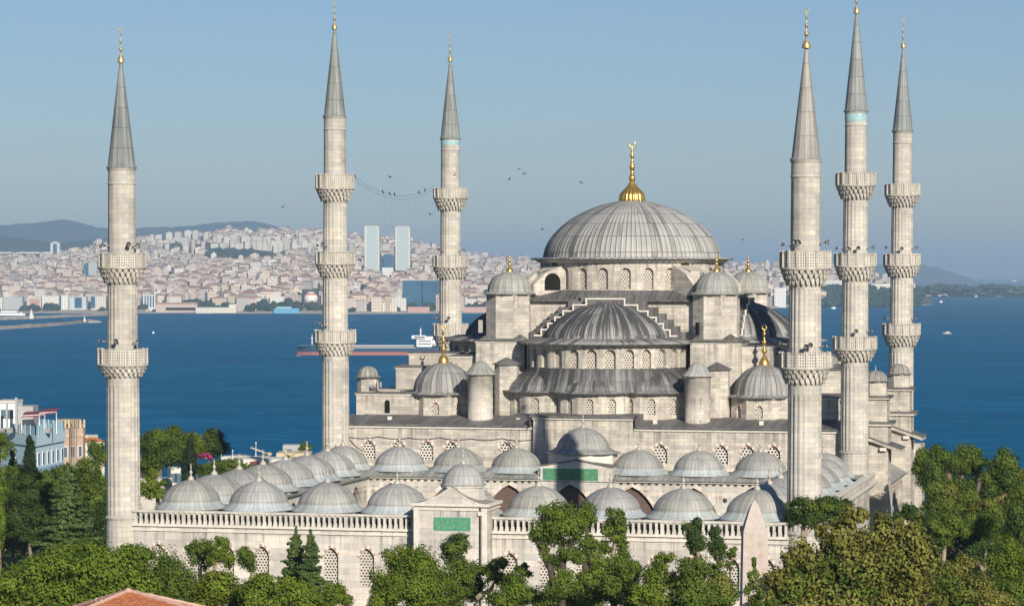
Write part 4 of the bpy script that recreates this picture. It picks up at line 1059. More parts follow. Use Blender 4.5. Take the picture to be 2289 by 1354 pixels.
for i, (ar, px, d, z, w, dp, h, wi, ri, rot, t) in enumerate(specs):
    q = at(px, 612, d)
    if i < 290:
        key = (wi, ri)
        lab = WALLS[wi][0]+' block, '+ROOFS[ri][0]+' roof, far shore '+zone(px)
        if key not in protos:
            m2 = MB(); city_mesh(m2, 20, 14, 15, WALLS[wi][1], ROOFS[ri][1], ri == 2); protos[key] = m2.build('apartment_block', [M['facade']])
            o = protos[key]
        else: o = protos[key].copy(); COL.objects.link(o)
        o.location = (q.x, q.y, z); o.scale = (w/20, dp/14, h/15); o.rotation_euler = (0, 0, YAW+rot)
        tag(o, lab, 'building', WALLS[wi][0]+' blocks with '+ROOFS[ri][0]+' roofs '+zone(px))
    else:
        j = rg.uniform(.82, 1.1); wc = tuple(c*j for c in WALLS[wi][1]); rc = tuple(c*rg.uniform(.8, 1.2) for c in ROOFS[ri][1])
        city_mesh(mb, w, dp, h, wc, rc, ri == 2, q.x, q.y, z, YAW+rot)
tag(mb.build('distant_houses', [M['facade']]), 'mass of pale houses with reddish roofs covering the far slope', 'houses', None, 'stuff')
# trees between the far houses
def blob_mass(name, pts, label, cat, kind=None, group=None):
    mb = MB()
    for (x, y, z, r, h) in pts:
        for k in range(3):
            a = rg.uniform(0, 6.28); mb.ell((x+math.cos(a)*r*.45, y+math.sin(a)*r*.45, z+h*(.35+.2*k*rg.random())), r*rg.uniform(.6, .9), r*rg.uniform(.6, .9), h*rg.uniform(.35, .55), 0, 7, 4)
    return tag(mb.build(name, [M['far_wood']]), label, cat, group, kind)
pts = []
for k in range(420):
    px = rg.uniform(455, 640); t = rg.random(); top = float(np.interp(px, [455, 480, 560, 600, 640], [566, 557, 560, 568, 576])); y = top+(586-top)*t
    if px > 560 and rg.random() < .0: continue
    d = slope_d(px, y)-5; q = at(px, y, d); pts.append((q.x, q.y, q.z-6, rg.uniform(10, 20), rg.uniform(9, 15)))
blob_mass('hill_wood', pts, 'dark wooded patch on the far city slope', 'wood', 'stuff')
pts = []
for k in range(420):
    px = rg.uniform(1838, 2050); y = rg.uniform(642 if px < 1985 else 648, 682); d = 66*FPX/(684-612)+ (682-y)*22; 
    if y < 650 and 1945 < px < 1992: continue
    q = at(px, y, d); pts.append((q.x, q.y, q.z-5, rg.uniform(9, 17), rg.uniform(9, 14)))
for k in range(60):
    px = rg.uniform(1735, 1765); y = rg.uniform(664, 682); q = at(px, y, 5950); pts.append((q.x, q.y, q.z-5, 12, 11))
blob_mass('shore_wood', pts, 'dark wood along the shore right of the mosque', 'wood', 'stuff')
pts = []
for k in range(330):
    px = rg.uniform(2046, 2330); y = rg.uniform(640, 655)+(3*math.sin(px*.05)); q = at(px, y, 8500+rg.uniform(-150, 300)); pts.append((q.x, q.y, q.z-6, rg.uniform(12, 20), rg.uniform(9, 14)))
blob_mass('headland_wood', pts, 'dark trees on the low marina headland at the far right', 'wood', 'stuff')
mb = MB()
for i, px in enumerate(range(2030, 2400, 10)):
    a, b_ = at(px, 661, 8600), at(px+10, 661, 8600); c, e = at(px, 661, 9400), at(px+10, 661, 9400)
    z1 = SEA+6+2*math.sin(i)
    mb.face([(a.x, a.y, SEA-1), (b_.x, b_.y, SEA-1), (b_.x, b_.y, z1), (a.x, a.y, z1)]); mb.face([(a.x, a.y, z1), (b_.x, b_.y, z1), (e.x, e.y, z1+8), (c.x, c.y, z1+8)])
struct(mb.build('headland', [M['sand']]), 'low headland with a marina')
pts = []
for k in range(170):
    px = rg.uniform(-30, 1090); t = rg.random()**1.3*.9; d, y, z = slope(px, t)
    if px < 235 and y < 575: continue
    if any(a-3 < px < b_+3 and c < y < e+10 for a, b_, c, e in MARKS): continue
    q = at(px, y, d-3); s = rg.uniform(5, 11); pts.append((q.x, q.y, z-2, s, s*1.1))
for a, b_, n_ in ((440, 560, 46), (575, 720, 60), (782, 1000, 60), (395, 470, 26), (1040, 1090, 14), (240, 330, 10), (60, 240, 14)):
    for k in range(n_):
        px = rg.uniform(a, b_); y = rg.uniform(670 if a > 390 else 684, 692); d = slope_d(px, y)-6
        if 672 < px < 716 and y < 690: continue
        q = at(px, y, d); s = rg.uniform(7, 13); pts.append((q.x, q.y, q.z-5, s, s*1.1))
blob_mass('street_trees', pts, 'dark trees scattered between the far houses', 'trees', 'stuff')
k0 = None
for i in range(26):                               # dark single trees along the far waterfront
    px, y, s = [(665, 678, 1.5), (640, 668, 1), (700, 690, 1), (580, 655, 1.3), (522, 640, 1.5), (585, 688, 1.2), (610, 690, 1), (560, 692, .9), (640, 690, 1.2), (655, 690, 1.4), (815, 665, 1.8), (812, 655, 1.4), (790, 690, 1), (880, 688, 1), (1085, 668, 1.4), (1070, 690, .9), (420, 668, 1.5), (410, 664, 1.1), (440, 660, 1), (455, 662, 1), (470, 688, 1), (110, 690, .8), (80, 692, .8), (125, 691, .7), (330, 650, 1), (300, 655, .9)][i]
    d = slope_d(px, y)-12; q = at(px, y, d)
    if k0 is None: o = k0 = blob_mass('shore_tree', [(0, 0, 0, 10, 13), (3, 2, 4, 9, 12), (-4, 0, 1, 9, 11)], 'x', 'tree')
    else: o = k0.copy(); COL.objects.link(o)
    o.location = (q.x, q.y, q.z-3*s); o.scale = (s, s, s); o.rotation_euler.z = rg.uniform(0, 6)
    tag(o, 'dark leafy tree among the far waterfront houses '+zone(px), 'tree', 'dark trees on the far waterfront '+zone(px))
# bigger landmarks of the far shore
def far_building(name, label, px0, px1, y0, y1, d, col=None, thick=None, cat='building', group=None, mat='facade', parts=()):
    if px1 < 2000: d = slope_d((px0+px1)/2, y1)-3
    a, b_ = at(px0, y1, d), at(px1, y1, d); w = (b_-a).length; c = (a+b_)/2; th = thick or max(w*.6, 14); zt = at(px0, y0, d).z
    root = thing(name, label, cat, (c.x, c.y, a.z), group)
    def bx(nm, mt, u0, u1, v0, v1, z0, z1, cl=None):
        mb = MB(); P = [Vector((c.x, c.y, 0))+_r*(w*(u-.5))+_fh*v for u, v in ((u0, v0), (u1, v0), (u1, v1), (u0, v1))]
        mb.prism([(p.x, p.y) for p in P], a.z+(zt-a.z)*z0-(4 if z0 == 0 else 0), a.z+(zt-a.z)*z1, 0, 0, col=cl); return mb.build(nm, [M[mt]], root)
    bx('wall', mat, 0, 1, 0, th, 0, 1, col)
    for p in parts: bx(*p)
    return root
F = far_building
for px0, px1, lab, y0 in ((815, 848, 'left of the pair of pale green glass skyscrapers on the far shore', 507), (884, 917, 'right of the pair of pale green glass skyscrapers on the far shore', 508)):
    F('skyscraper', lab, px0, px1, y0, 604, 6600, (.46, .55, .53), 34, 'skyscraper', 'twin glass skyscrapers', 'facade', [('crown', 'white_metal', .04, .96, 2, 32, 1.0, 1.03), ('corner_pier', 'trim', 0, .12, -.6, 0, 0, 1.0), ('corner_pier', 'trim', .88, 1.0, -.6, 0, 0, 1.0)])
F('office_tower', 'dark blue glass tower standing between the twin skyscrapers', 858, 878, 568, 604, 6500, None, 26, 'tower', None, 'glass_facade', [('annex', 'glass_facade', -.45, -.02, 4, 24, 0, .62)])
F('white_block', 'white cube building below the twin skyscrapers', 854, 879, 598, 620, 6300, (.72, .70, .66), 22)
F('blue_glass_building', 'wide blue glass slab on the waterfront behind the third minaret', 900, 982, 627, 682, 5400, None, 40, 'office building', None, 'glass_facade', [('roof_rim', 'white_metal', .02, .98, 2, 38, 1.0, 1.02), ('wing', 'glass_facade', .55, .99, -5, 0, 0, .97)])
F('slim_tower', 'slim blue fronted tower alone before the left hills', 113, 133, 543, 578, 8200, (.62, .64, .64), 24, 'tower', None, 'facade', [('glass_front', 'glass_facade', .28, .72, -.8, 0, 0, .95), ('roof_cap', 'white_metal', .2, .8, 4, 20, 1.0, 1.10)])
F('grey_tower_block', 'grey green tower block just left of the near left minaret', 190, 217, 587, 618, 6800, (.42, .46, .44), 22, 'tower block', None, 'facade', [('glass_side', 'glass_facade', 0, .3, -.8, 0, 0, .98)])
F('waterfront_block', 'waterfront block with a large faded red poster', 60, 92, 664, 690, 5350, (.55, .50, .46), 22, parts=[('poster', 'red_stone', .2, .85, -.8, 0, .1, .85)])
F('waterfront_block', 'white waterfront block right of the red poster building', 94, 134, 662, 690, 5350, (.68, .65, .58), 22)
F('waterfront_block', 'slim white and glass waterfront block left of the blue glass offices', 137, 153, 660, 690, 5350, (.68, .67, .64), 22, parts=[('glass_strip', 'glass_facade', -.25, -.02, 2, 18, 0, .95)])
F('waterfront_block', 'blue glass waterfront offices left of the near left minaret', 155, 193, 663, 690, 5350, (.50, .55, .56), 22, parts=[('glass_front', 'glass_facade', .32, .74, -.8, 0, .06, .92)])
F('waterfront_block', 'cream waterfront block touching the near left minaret', 203, 236, 662, 690, 5350, (.60, .56, .49), 22, parts=[('glass_front', 'glass_facade', .0, .3, -.8, 0, .06, .98)])
F('waterfront_block', 'grey blue waterfront offices at the left picture edge', 6, 50, 664, 690, 5350, (.40, .43, .45), 22)
F('striped_office', 'white and blue striped office block right of the near left minaret', 317, 347, 658, 688, 5350, (.66, .67, .65), 22, parts=[('glass_strip', 'glass_facade', .02+.2*k, .11+.2*k, -.8, 0, .05, .93) for k in range(5)])
F('railway_station', 'long low pinkish station hall with a colonnade on the far quay', 348, 440, 678, 694, 5250, (.52, .42, .36), 30, 'station', None, 'facade', [('roof', 'red_stone', -.01, 1.01, -2, 31, 1.0, 1.12), ('colonnade', 'dark', .25, .98, -.9, 0, .05, .42)])
F('theatre_building', 'pale building with a pinkish roof above the far station', 378, 405, 662, 680, 5450, (.62, .58, .52), 25, parts=[('roof', 'red_stone', -.02, 1.02, -1, 26, 1.0, 1.14)])
F('ferry_terminal', 'long cream ferry terminal on the far quay between the left minarets', 437, 528, 687, 697, 5200, (.66, .62, .53), 25, parts=[('upper_hall', 'trim', .82, 1.0, 2, 22, 1.0, 1.7)])
F('blue_pavilion', 'low bright blue pavilion on the far quay left of the balloon', 612, 668, 689, 699, 5150, (.12, .38, .55), 20, 'pavilion', None, 'facade', [('roof', 'turq', .1, .7, 2, 18, 1.0, 1.35)])
F('white_block', 'white house block above trees left of the balloon', 603, 640, 662, 682, 5500, (.70, .69, .66), 22)
F('white_block', 'tall white apartment block right of the main dome', 1731, 1757, 643, 684, 6000, (.72, .70, .67), 20)
F('white_block', 'white apartment slab between the right minarets, upper one', 1838, 1882, 626, 641, 7000, (.66, .64, .60), 20)
F('white_block', 'stepped white apartment slab between the two right rear minarets', 1947, 1990, 634, 656, 6600, (.70, .68, .62), 20, parts=[('step', 'trim', .5, 1.0, -6, 0, 0, .8)])
F('red_arcade', 'long pale building with reddish roof on the shore behind the third minaret', 912, 960, 686, 695, 5150, (.50, .30, .26), 16)
F('red_arcade', 'long reddish pavilion on the shore right of the third minaret', 1035, 1088, 686, 695, 5150, (.50, .32, .28), 16)
F('marina_house', 'low white house with reddish roof on the far right headland', 2250, 2300, 651, 660, 8450, (.60, .58, .54), 20, parts=[('roof', 'red_stone', -.02, 1.02, -1, 21, 1.0, 1.3)])
F('marina_house', 'small white boathouse on the far right headland', 2155, 2185, 655, 661, 8450, (.66, .64, .60), 16)
# high-rise estate on the ridge
tw = None; ntw = 0
for cl, lst in (('on the crest between the left minarets', [(355, 526, 14, 21), (378, 520, 14, 20), (399, 519, 13, 20), (420, 516, 16, 26), (438, 516, 12, 26), (462, 520, 11, 24), (340, 525, 9, 12)]),
                ('standing in a row right of the near left minaret', [(320+13*k, 537, 11, 17) for k in range(5)]),
                ('in the dense estate left of the second minaret', [(490+rg.uniform(0, 20)+k*9.2, 522+rg.uniform(0, 13)+k*.5, 9+rg.uniform(0, 4), 22+rg.uniform(-3, 8)) for k in range(25)]),
                ('in the lower rows of the dense estate', [(505+k*11+rg.uniform(-3, 3), 540+rg.uniform(0, 6)+k*.3, 9+rg.uniform(0, 3), 16) for k in range(19)])):
    for (px, y, w, h) in lst:
        d = slope_d(px, y+h)-2; q = at(px, y+h, d)
        if tw is None: m2 = MB(); city_mesh(m2, 20, 16, 40, (.58, .55, .48), (.46, .44, .4), True); tw = o = m2.build('residential_tower', [M['facade']])
        else: o = tw.copy(); COL.objects.link(o)
        o.location = (q.x, q.y, q.z); o.scale = (w*d/FPX/20, 1, h*d/FPX/40); o.rotation_euler.z = YAW+rg.uniform(-.4, .4)
        tag(o, 'pale residential tower '+cl, 'tower block', 'residential towers '+cl)
F('white_dome_hall', 'small white domed hall on the ridge under the hill', 552, 564, 514, 520, 9350, (.7, .69, .66), 14)
mb = MB()
for k in range(12):
    px = -60+k*26; a, b_ = at(px, 563, 9900), at(px+26, 563.6, 9900)
    mb.face([(a.x, a.y, a.z-5), (b_.x, b_.y, b_.z-5), tuple(b_), tuple(a)]); 
    c, e = at(px, 563, 9930), at(px+26, 563.6, 9930); mb.face([tuple(a), tuple(b_), (e.x, e.y, b_.z), (c.x, c.y, a.z)])
tag(mb.build('viaduct', [M['trim']]), 'thin pale viaduct line under the left hills', 'viaduct')
# breakwaters and lights
def breakwater(label, pts, wid=9):
    mb = MB(); P = [atz(x, y, SEA) for x, y in pts]
    for i in range(len(P)-1):
        n = 10
        for k in range(n):
            a = P[i].lerp(P[i+1], k/n); b_ = P[i].lerp(P[i+1], (k+1)/n); h = 4.5+rg.uniform(-.6, .6)
            for s0, z0, s1, z1 in ((0, -1, wid*.5, h), (wid*.5, h, wid*1.6, h), (wid*1.6, h, wid*3, -1)):
                mb.face([(a.x+_fh.x*s0, a.y+_fh.y*s0, SEA+z0), (b_.x+_fh.x*s0, b_.y+_fh.y*s0, SEA+z0), (b_.x+_fh.x*s1, b_.y+_fh.y*s1, SEA+z1), (a.x+_fh.x*s1, a.y+_fh.y*s1, SEA+z1)])
    a = P[-1]; mb.ell((a.x+_fh.x*wid, a.y+_fh.y*wid, SEA-1), wid*2, wid*2, 5, 0, 10, 6)
    return tag(mb.build('breakwater', [M['rock']]), label, 'breakwater')
breakwater('nearer rubble breakwater at the left, ending in a small white light', [(-60, 740), (60, 733), (130, 728), (200, 721)])
breakwater('farther rubble breakwater behind the near left minaret', [(-60, 717), (60, 713), (150, 709), (255, 704)])
def beacon(px, yb, yt, label, wide):
    q = atz(px, yb, SEA+3); d = (q-CAM).dot(_fh); h = (yb-yt)*d/FPX; r = wide*d/FPX/2
    root = thing('harbour_light', label, 'lighthouse', (q.x, q.y, SEA+3))
    mb = MB(); mb.lathe(q.x, q.y, [(r, SEA+2), (r*.95, SEA+3+h*.25), (r*.35, SEA+3+h*.7), (r*.3, SEA+3+h*.85)], 12); mb.build('tower', [M['trim']], root)
    mb = MB(); mb.lathe(q.x, q.y, [(r*.42, SEA+3+h*.85), (r*.42, SEA+3+h*.93), (.05, SEA+3+h)], 10); mb.build('lamp_room', [M['white_metal']], root)
beacon(189, 718, 706, 'small white light on the tip of the nearer breakwater', 6); beacon(70, 711, 690, 'stout pale beacon on the farther breakwater', 12)
# striped tethered balloon on its red base
q = at(695, 699, 5050); root = thing('tethered_balloon', 'white tethered balloon with red bands beside the second minaret', 'balloon', (q.x, q.y, q.z))
c = at(695, 667, 5050); r = 12.2; mb = MB(); prof = [(max(.2, r*math.sin(PI*k/18)), c.z-r*math.cos(PI*k/18)) for k in range(19)]
mb.lathe(c.x, c.y, prof, 28, 0, mats=[1 if k in (3, 4, 5, 12, 13) else 0 for k in range(18)])
M['balloon_white'] = plain('white balloon fabric', (.72, .70, .66), .6); M['balloon_red'] = plain('red balloon fabric', (.55, .13, .09), .6)
mb.build('envelope', [M['balloon_white'], M['balloon_red']], root)
mb = MB(); mb.lathe(c.x, c.y, [(14, q.z-1), (14, q.z+4), (3, q.z+5), (1.6, q.z+6), (1.6, c.z-r*.9)], 16, 0, mats=[0, 0, 0, 1]); mb.build('base', [M['balloon_red'], M['balloon_white']], root)
mb = MB()
for k in range(12):
    a = 2*PI*k/12; mb.tube([(c.x+16*math.cos(a), c.y+16*math.sin(a), q.z+8), (c.x+r*.9*math.cos(a), c.y+r*.9*math.sin(a), c.z-5)], .35, 4)
mb.build('mooring_ropes', [M['white_metal']], root)
# ---------------------------------------------------------------- ships and boats
M['hull_blue'] = plain('dark blue hull paint', (.02, .06, .11), .5); M['hull_red'] = plain('red hull paint', (.34, .12, .10), .6); M['ship_white'] = plain('white ship paint', (.75, .75, .73), .5)
M['hatch'] = plain('grey hatch covers', (.34, .34, .34), .7); M['foam'] = plain('white foam', (.75, .78, .8), .9)
def ship(name, label, cat, px0, px1, yw, k, parts, group=None, bow=-1):
    """parts: (name, material, px0, px1, ytop, ybottom, half width fraction); hull tapers towards the bow"""
    q = atz((px0+px1)/2, yw, SEA); d = (q-CAM).dot(_fh); m = d/FPX; L = (px1-px0)*m; B = L*k
    root = thing(name, label, cat, (q.x, q.y, SEA), group)
    def P(px, w, y): p = q+_r*((px-(px0+px1)/2)*m)+_fh*(w*B/2); return (p.x, p.y, SEA+(yw-y)*m)
    for (nm, mt, a, b_, yt, yb, hw) in parts:
        mb = MB()
        if nm.startswith('hull'):
            st = [(a+(b_-a)*t, w) for t, w in ((0, .04), (.04, .45), (.10, .8), (.18, 1), (.9, 1), (1, .75))]
            if bow > 0: st = [(a+b_-x, w) for x, w in reversed(st)]
            rake = 3.0 if nm == 'hull' else 0
            lo = [P(x, -w, yb) for x, w in st]+[P(x, w, yb) for x, w in reversed(st)]
            hi = [P(x+(-rake*bow*-1 if (i == 0 and bow < 0) else 0), -w, yt) for i, (x, w) in enumerate(st)]+[P(x, w, yt) for x, w in reversed(st)]
            n = len(lo)
            for i in range(n): j = (i+1) % n; mb.face([lo[i], lo[j], hi[j], hi[i]])
            mb.face(hi)
        elif 'mast' in nm or 'funnel' in nm or 'crane' in nm:
            mb.tube([P((a+b_)/2, 0, yb), P((a+b_)/2, 0, yt)], (b_-a)/2*m, 8)
            if 'mast' in nm: mb.tube([P((a+b_)/2-3, 0, yt+(yb-yt)*.35), P((a+b_)/2+3, 0, yt+(yb-yt)*.35)], (b_-a)/3*m, 6)
        else:
            c = [P(a, -hw, yb), P(b_, -hw, yb), P(b_, hw, yb), P(a, hw, yb)]; mb.prism([(p[0], p[1]) for p in c], c[0][2], P(a, 0, yt)[2])
        mb.build(nm, [M[mt]], root)
    return root
ship('cargo_ship', 'long blue and red cargo ship with a white deckhouse passing behind the minarets', 'ship', 664, 1008, 793, .13,
     [('hull_bottom', 'hull_red', 664, 1006, 786, 795, 1), ('hull', 'hull_blue', 664, 1008, 774.5, 786, 1), ('forecastle', 'hull_blue', 672, 712, 770, 774.5, .8), ('hatch_cover', 'hatch', 716, 926, 770.5, 774.6, .78), ('coaming_stripe', 'white_metal', 716, 930, 775.5, 777.2, 1.01),
      ('deckhouse', 'ship_white', 932, 966, 757, 775, .8), ('bridge', 'ship_white', 921, 952, 749.5, 756, 1.0), ('bridge_windows', 'dark', 926, 950, 751.7, 754.2, 1.012), ('deck_windows', 'dark', 935, 964, 761, 763, .81), ('deck_windows', 'dark', 935, 964, 767, 769, .81), ('upper_deck', 'ship_white', 948, 968, 752, 757, .6), ('lifeboat_davit', 'ship_white', 966, 976, 760, 768, .8), ('mast', 'ship_white', 939.3, 941.7, 732, 750, 0), ('foremast', 'ship_white', 696.5, 698.8, 747, 771, 0), ('funnel', 'hatch', 968, 976, 757, 770, 0), ('stern_rail', 'white_metal', 965, 985, 768, 772, .7)])
for lab, a, b_, yw, h in (('white ferry moored right of the near left minaret on the far quay', 322, 368, 699, 9), ('white ferry at the left picture edge beyond the breakwaters', -20, 57, 705, 11), ('small white ferry in the harbour right of the pale beacon', 120, 133, 695, 5), ('low white ferry at the far quay below the estate', 560, 592, 697, 4), ('small white boat at the far terminal', 515, 530, 698, 3)):
    ship('ferry', lab, 'ferry', a, b_, yw, .2, [('hull', 'ship_white', a, b_, yw-h*.35, yw+.3, 1), ('lower_deck', 'ship_white', a+(b_-a)*.1, b_-(b_-a)*.08, yw-h*.65, yw-h*.35, .8), ('window_band', 'dark', a+(b_-a)*.14, b_-(b_-a)*.12, yw-h*.56, yw-h*.45, .82), ('upper_deck', 'ship_white', a+(b_-a)*.3, b_-(b_-a)*.25, yw-h*.9, yw-h*.65, .6), ('funnel', 'hull_red' if h > 8 else 'ship_white', a+(b_-a)*.55, a+(b_-a)*.6, yw-h*1.15, yw-h*.9, 0)])
for lab, a, b_, yw, hm in (('small boat with a reddish wooden hull on the open sea at the right', 2107, 2127, 746, 'rock'), ('small white motor boat between the near right and middle minarets', 1858, 1869, 690, 'ship_white'), ('tiny white boat off the low headland', 2100, 2107, 676, 'ship_white'), ('tiny white boat on the sea right of the near left minaret', 340, 345, 745, 'ship_white'), ('white yacht off the island at the far right', 2262, 2272, 630, 'ship_white')):
    ship('motor_boat', lab, 'boat', a, b_, yw, .3, [('hull', hm, a, b_, yw-2.6, yw+.4, 1), ('cabin', 'ship_white', a+(b_-a)*.35, a+(b_-a)*.75, yw-4.6, yw-2.6, .6)], bow=1)
ml = None
for i in range(24):                                # marina masts
    px = 2052+i*9.7+rg.uniform(-3, 3); q = atz(px, 661.5, SEA)
    if ml is None:
        m2 = MB(); m2.tube([(0, 0, 0), (0, 0, 17)], .35, 5); m2.prism([(-6, -1.5), (4, -2), (7, 0), (4, 2), (-6, 1.5)], -.5, 2.2, 0); m2.tube([(-5, 0, 3.2), (0, 0, 3.4)], .3, 5); ml = o = m2.build('sailing_yacht', [M['ship_white']])
    else: o = ml.copy(); COL.objects.link(o)
    o.location = (q.x, q.y, SEA); s = rg.uniform(.7, 1.4); o.scale = (s, s, s*(2 if i in (7, 12) else 1)); o.rotation_euler.z = rg.uniform(0, 6)
    tag(o, 'white sailing yacht in the far right marina', 'yacht', 'yachts in the marina')
mb = MB()
for px, y, w in ((800, 714, 34), (668, 795, 14), (985, 788, 40)):
    a, b_ = atz(px-w/2, y, SEA+.05), atz(px+w/2, y, SEA+.05); n = _fh*7
    mb.face([tuple(a-n), tuple(b_-n*.3), tuple(b_+n*.3), tuple(a+n)])
tag(mb.build('ship_wake', [M['foam']]), 'thin white wakes on the blue water', 'wake', None, 'stuff')
# ---------------------------------------------------------------- cables and birds
mb = MB(); A = atv(789, 392, 65.63); B = atv(972, 414, 122.36)
for dz in (0, -.45):
    mb.tube([A.lerp(B, t)+Vector((0, 0, dz-3.6*(1-(2*t-1)**2)*.55)) for t in [k/20 for k in range(21)]], .014, 5)
tag(mb.build('festoon_cable', [M['iron']]), 'pair of slack cables strung between the two rear left minarets', 'cable')
mb = MB()
for k in range(9):
    t = .28+k*.075; p = A.lerp(B, t)+Vector((0, 0, -3.6*(1-(2*t-1)**2)*.55)); mb.tube([p, p-Vector((0, 0, 8.5))], .006, 3)
    for q in range(12): mb.ell(p-Vector((0, 0, .6+q*.66)), .03, .03, .04, 0, 5, 3)
tag(mb.build('lamp_strings', [M['horn_grey']]), 'faint strings of little lamps hanging under the festoon cables', 'lamp string')
def bird(px, y, d, label, pose, size=.55, group=None):
    p = at(px, y, d); mb = MB()
    mb.ell((p.x, p.y, p.z), size*.14, size*.38, size*.13, 0, 8, 5); mb.ell((p.x, p.y-size*.42, p.z+size*.06), size*.1, size*.12, size*.1, 0, 7, 4)
    mb.face([(p.x-size*.08, p.y+size*.3, p.z), (p.x+size*.08, p.y+size*.3, p.z), (p.x+size*.16, p.y+size*.62, p.z-.02), (p.x-size*.16, p.y+size*.62, p.z-.02)])
    bod = mb
    root = thing('bird', label, 'bird', p, group); o = bod.build('body', [M['iron']], root)
    if pose != 'perched':
        for s in (-1, 1):
            w = MB(); up = {'up': .75, 'flat': .15, 'down': -.45}[pose]
            a = [(.06, -.22, .02), (.5, -.20, up*.45), (.95, .05, up*.9), (.55, .18, up*.45), (.06, .2, .02)]
            top = [(p.x+s*size*x, p.y+size*y_, p.z+size*z_+.012) for x, y_, z_ in a]; bot = [(x, y_, z_-.025) for x, y_, z_ in top]
            w.face(top); w.face(bot[::-1])
            for i in range(5): j = (i+1) % 5; w.face([bot[i], bot[j], top[j], top[i]])
            w.build('wing', [M['iron']], root)
        root.rotation_euler.z = random.uniform(-1.2, 1.2); root.rotation_euler.y = random.uniform(-.5, .5)
    return root
for px, y, pose, lab in ((632, 464, 'up', 'dark bird flying alone left of the second minaret'), (872, 396, 'flat', 'dark bird gliding just above the festoon cables'), (962, 480, 'up', 'dark bird flying left of the third minaret below its top balcony'), (1015, 393, 'up', 'dark bird flying in front of the third minaret shaft'),
        (1138, 402, 'up', 'lowest of the three dark birds flying left of the main finial'), (1160, 377, 'down', 'topmost of the three dark birds flying left of the main finial'), (1172, 389, 'up', 'rightmost of the three dark birds flying left of the main finial'), (1299, 408, 'flat', 'small dark bird gliding close to the left of the main finial'), (1212, 513, 'flat', 'dark bird gliding over the left flank of the main dome'), (1660, 535, 'down', 'tiny dark bird over the right tower domes')):
    bird(px, y, 360, lab, pose, .40 if px != 1660 else .3)
for t, i in ((.02, 0), (.33, 1), (.41, 2), (.47, 3), (.78, 4), (.86, 5)):
    p = A.lerp(B, t)+Vector((0, 0, -3.6*(1-(2*t-1)**2)*.55+.12)); mb = MB()
    mb.ell(p, .10, .13, .15, 0, 8, 5); mb.ell(p+Vector((0, -.08, .18)), .07, .09, .07, 0, 7, 4); mb.face([tuple(p+Vector(v)) for v in ((-.05, .1, -.1), (.05, .1, -.1), (.06, .38, -.28), (-.06, .38, -.28))])
    tag(mb.build('bird', [M['iron']], None, off=tuple(p)), 'dark bird perched on the festoon cable between the minarets', 'bird', 'birds on the festoon cable')
# ---------------------------------------------------------------- obelisk
c = at(1686, 1300, 190); zt = at(1690, 1116, 190).z; zk = at(1690, 1186, 190).z; zg = gz(c.x, c.y)
root = thing('obelisk', 'pink granite obelisk with a pointed tip in front of the courtyard wall', 'obelisk', (c.x, c.y, zg))
mb = MB(); ro = R(14)
def ob(r, z): return [(c.x+_r.x*0+(x*math.cos(ro)-y*math.sin(ro)), c.y+(x*math.sin(ro)+y*math.cos(ro)), z) for x, y in ((-r, -r), (r, -r), (r, r), (-r, r))]
zb = zg+4.2; rt, rbm = .80, 1.12; A0, A1 = ob(rbm, zb), ob(rt, zk)
for i in range(4): j = (i+1) % 4; mb.face([A0[i], A0[j], A1[j], A1[i]])
prev = A1
for f in (.15, .3, .45, .6, .75, .87, .97):
    nx = ob(rt*(1-f)**.72, zk+(zt-zk)*f)
    for i in range(4): j = (i+1) % 4; mb.face([prev[i], prev[j], nx[j], nx[i]])
    prev = nx
mb.face(prev)
rgo = random.Random(4)
for col_ in (-.32, .32):                             # carved signs on the face
    z = zk-1.0
    while z > zb+1:
        w = .28; x = col_; k = rgo.random()
        y0 = -(rt+(rbm-rt)*(zk-z)/(zk-zb))-.006
        def F_(a, b_): X = x+a; return (c.x+X*math.cos(ro)-y0*math.sin(ro), c.y+X*math.sin(ro)+y0*math.cos(ro), z+b_)
        if k < .4: mb.face([F_(-w, 0), F_(w, 0), F_(w, .07), F_(-w, .07)], 1)
        elif k < .7: mb.face([F_(-w, 0), F_(-w+.1, 0), F_(-w+.1, .5), F_(-w, .5)], 1); mb.face([F_(0, 0), F_(.2, .1), F_(.2, .4), F_(.02, .5)], 1)
        else: mb.face([F_(-.2, 0), F_(.2, 0), F_(.12, .35), F_(-.12, .35)], 1)
        z -= .75
mb.build('shaft', [M['granite'], plain('carved granite', (.42, .335, .29), .9)], root)
mb = MB(); mb.box(c.x-1.5, c.x+1.5, c.y-1.5, c.y+1.5, zg, zg+3.6, rot=ro); mb.box(c.x-1.1, c.x+1.1, c.y-1.1, c.y+1.1, zg+3.6, zb+.02, rot=ro); mb.build('pedestal', [M['stone']], root)
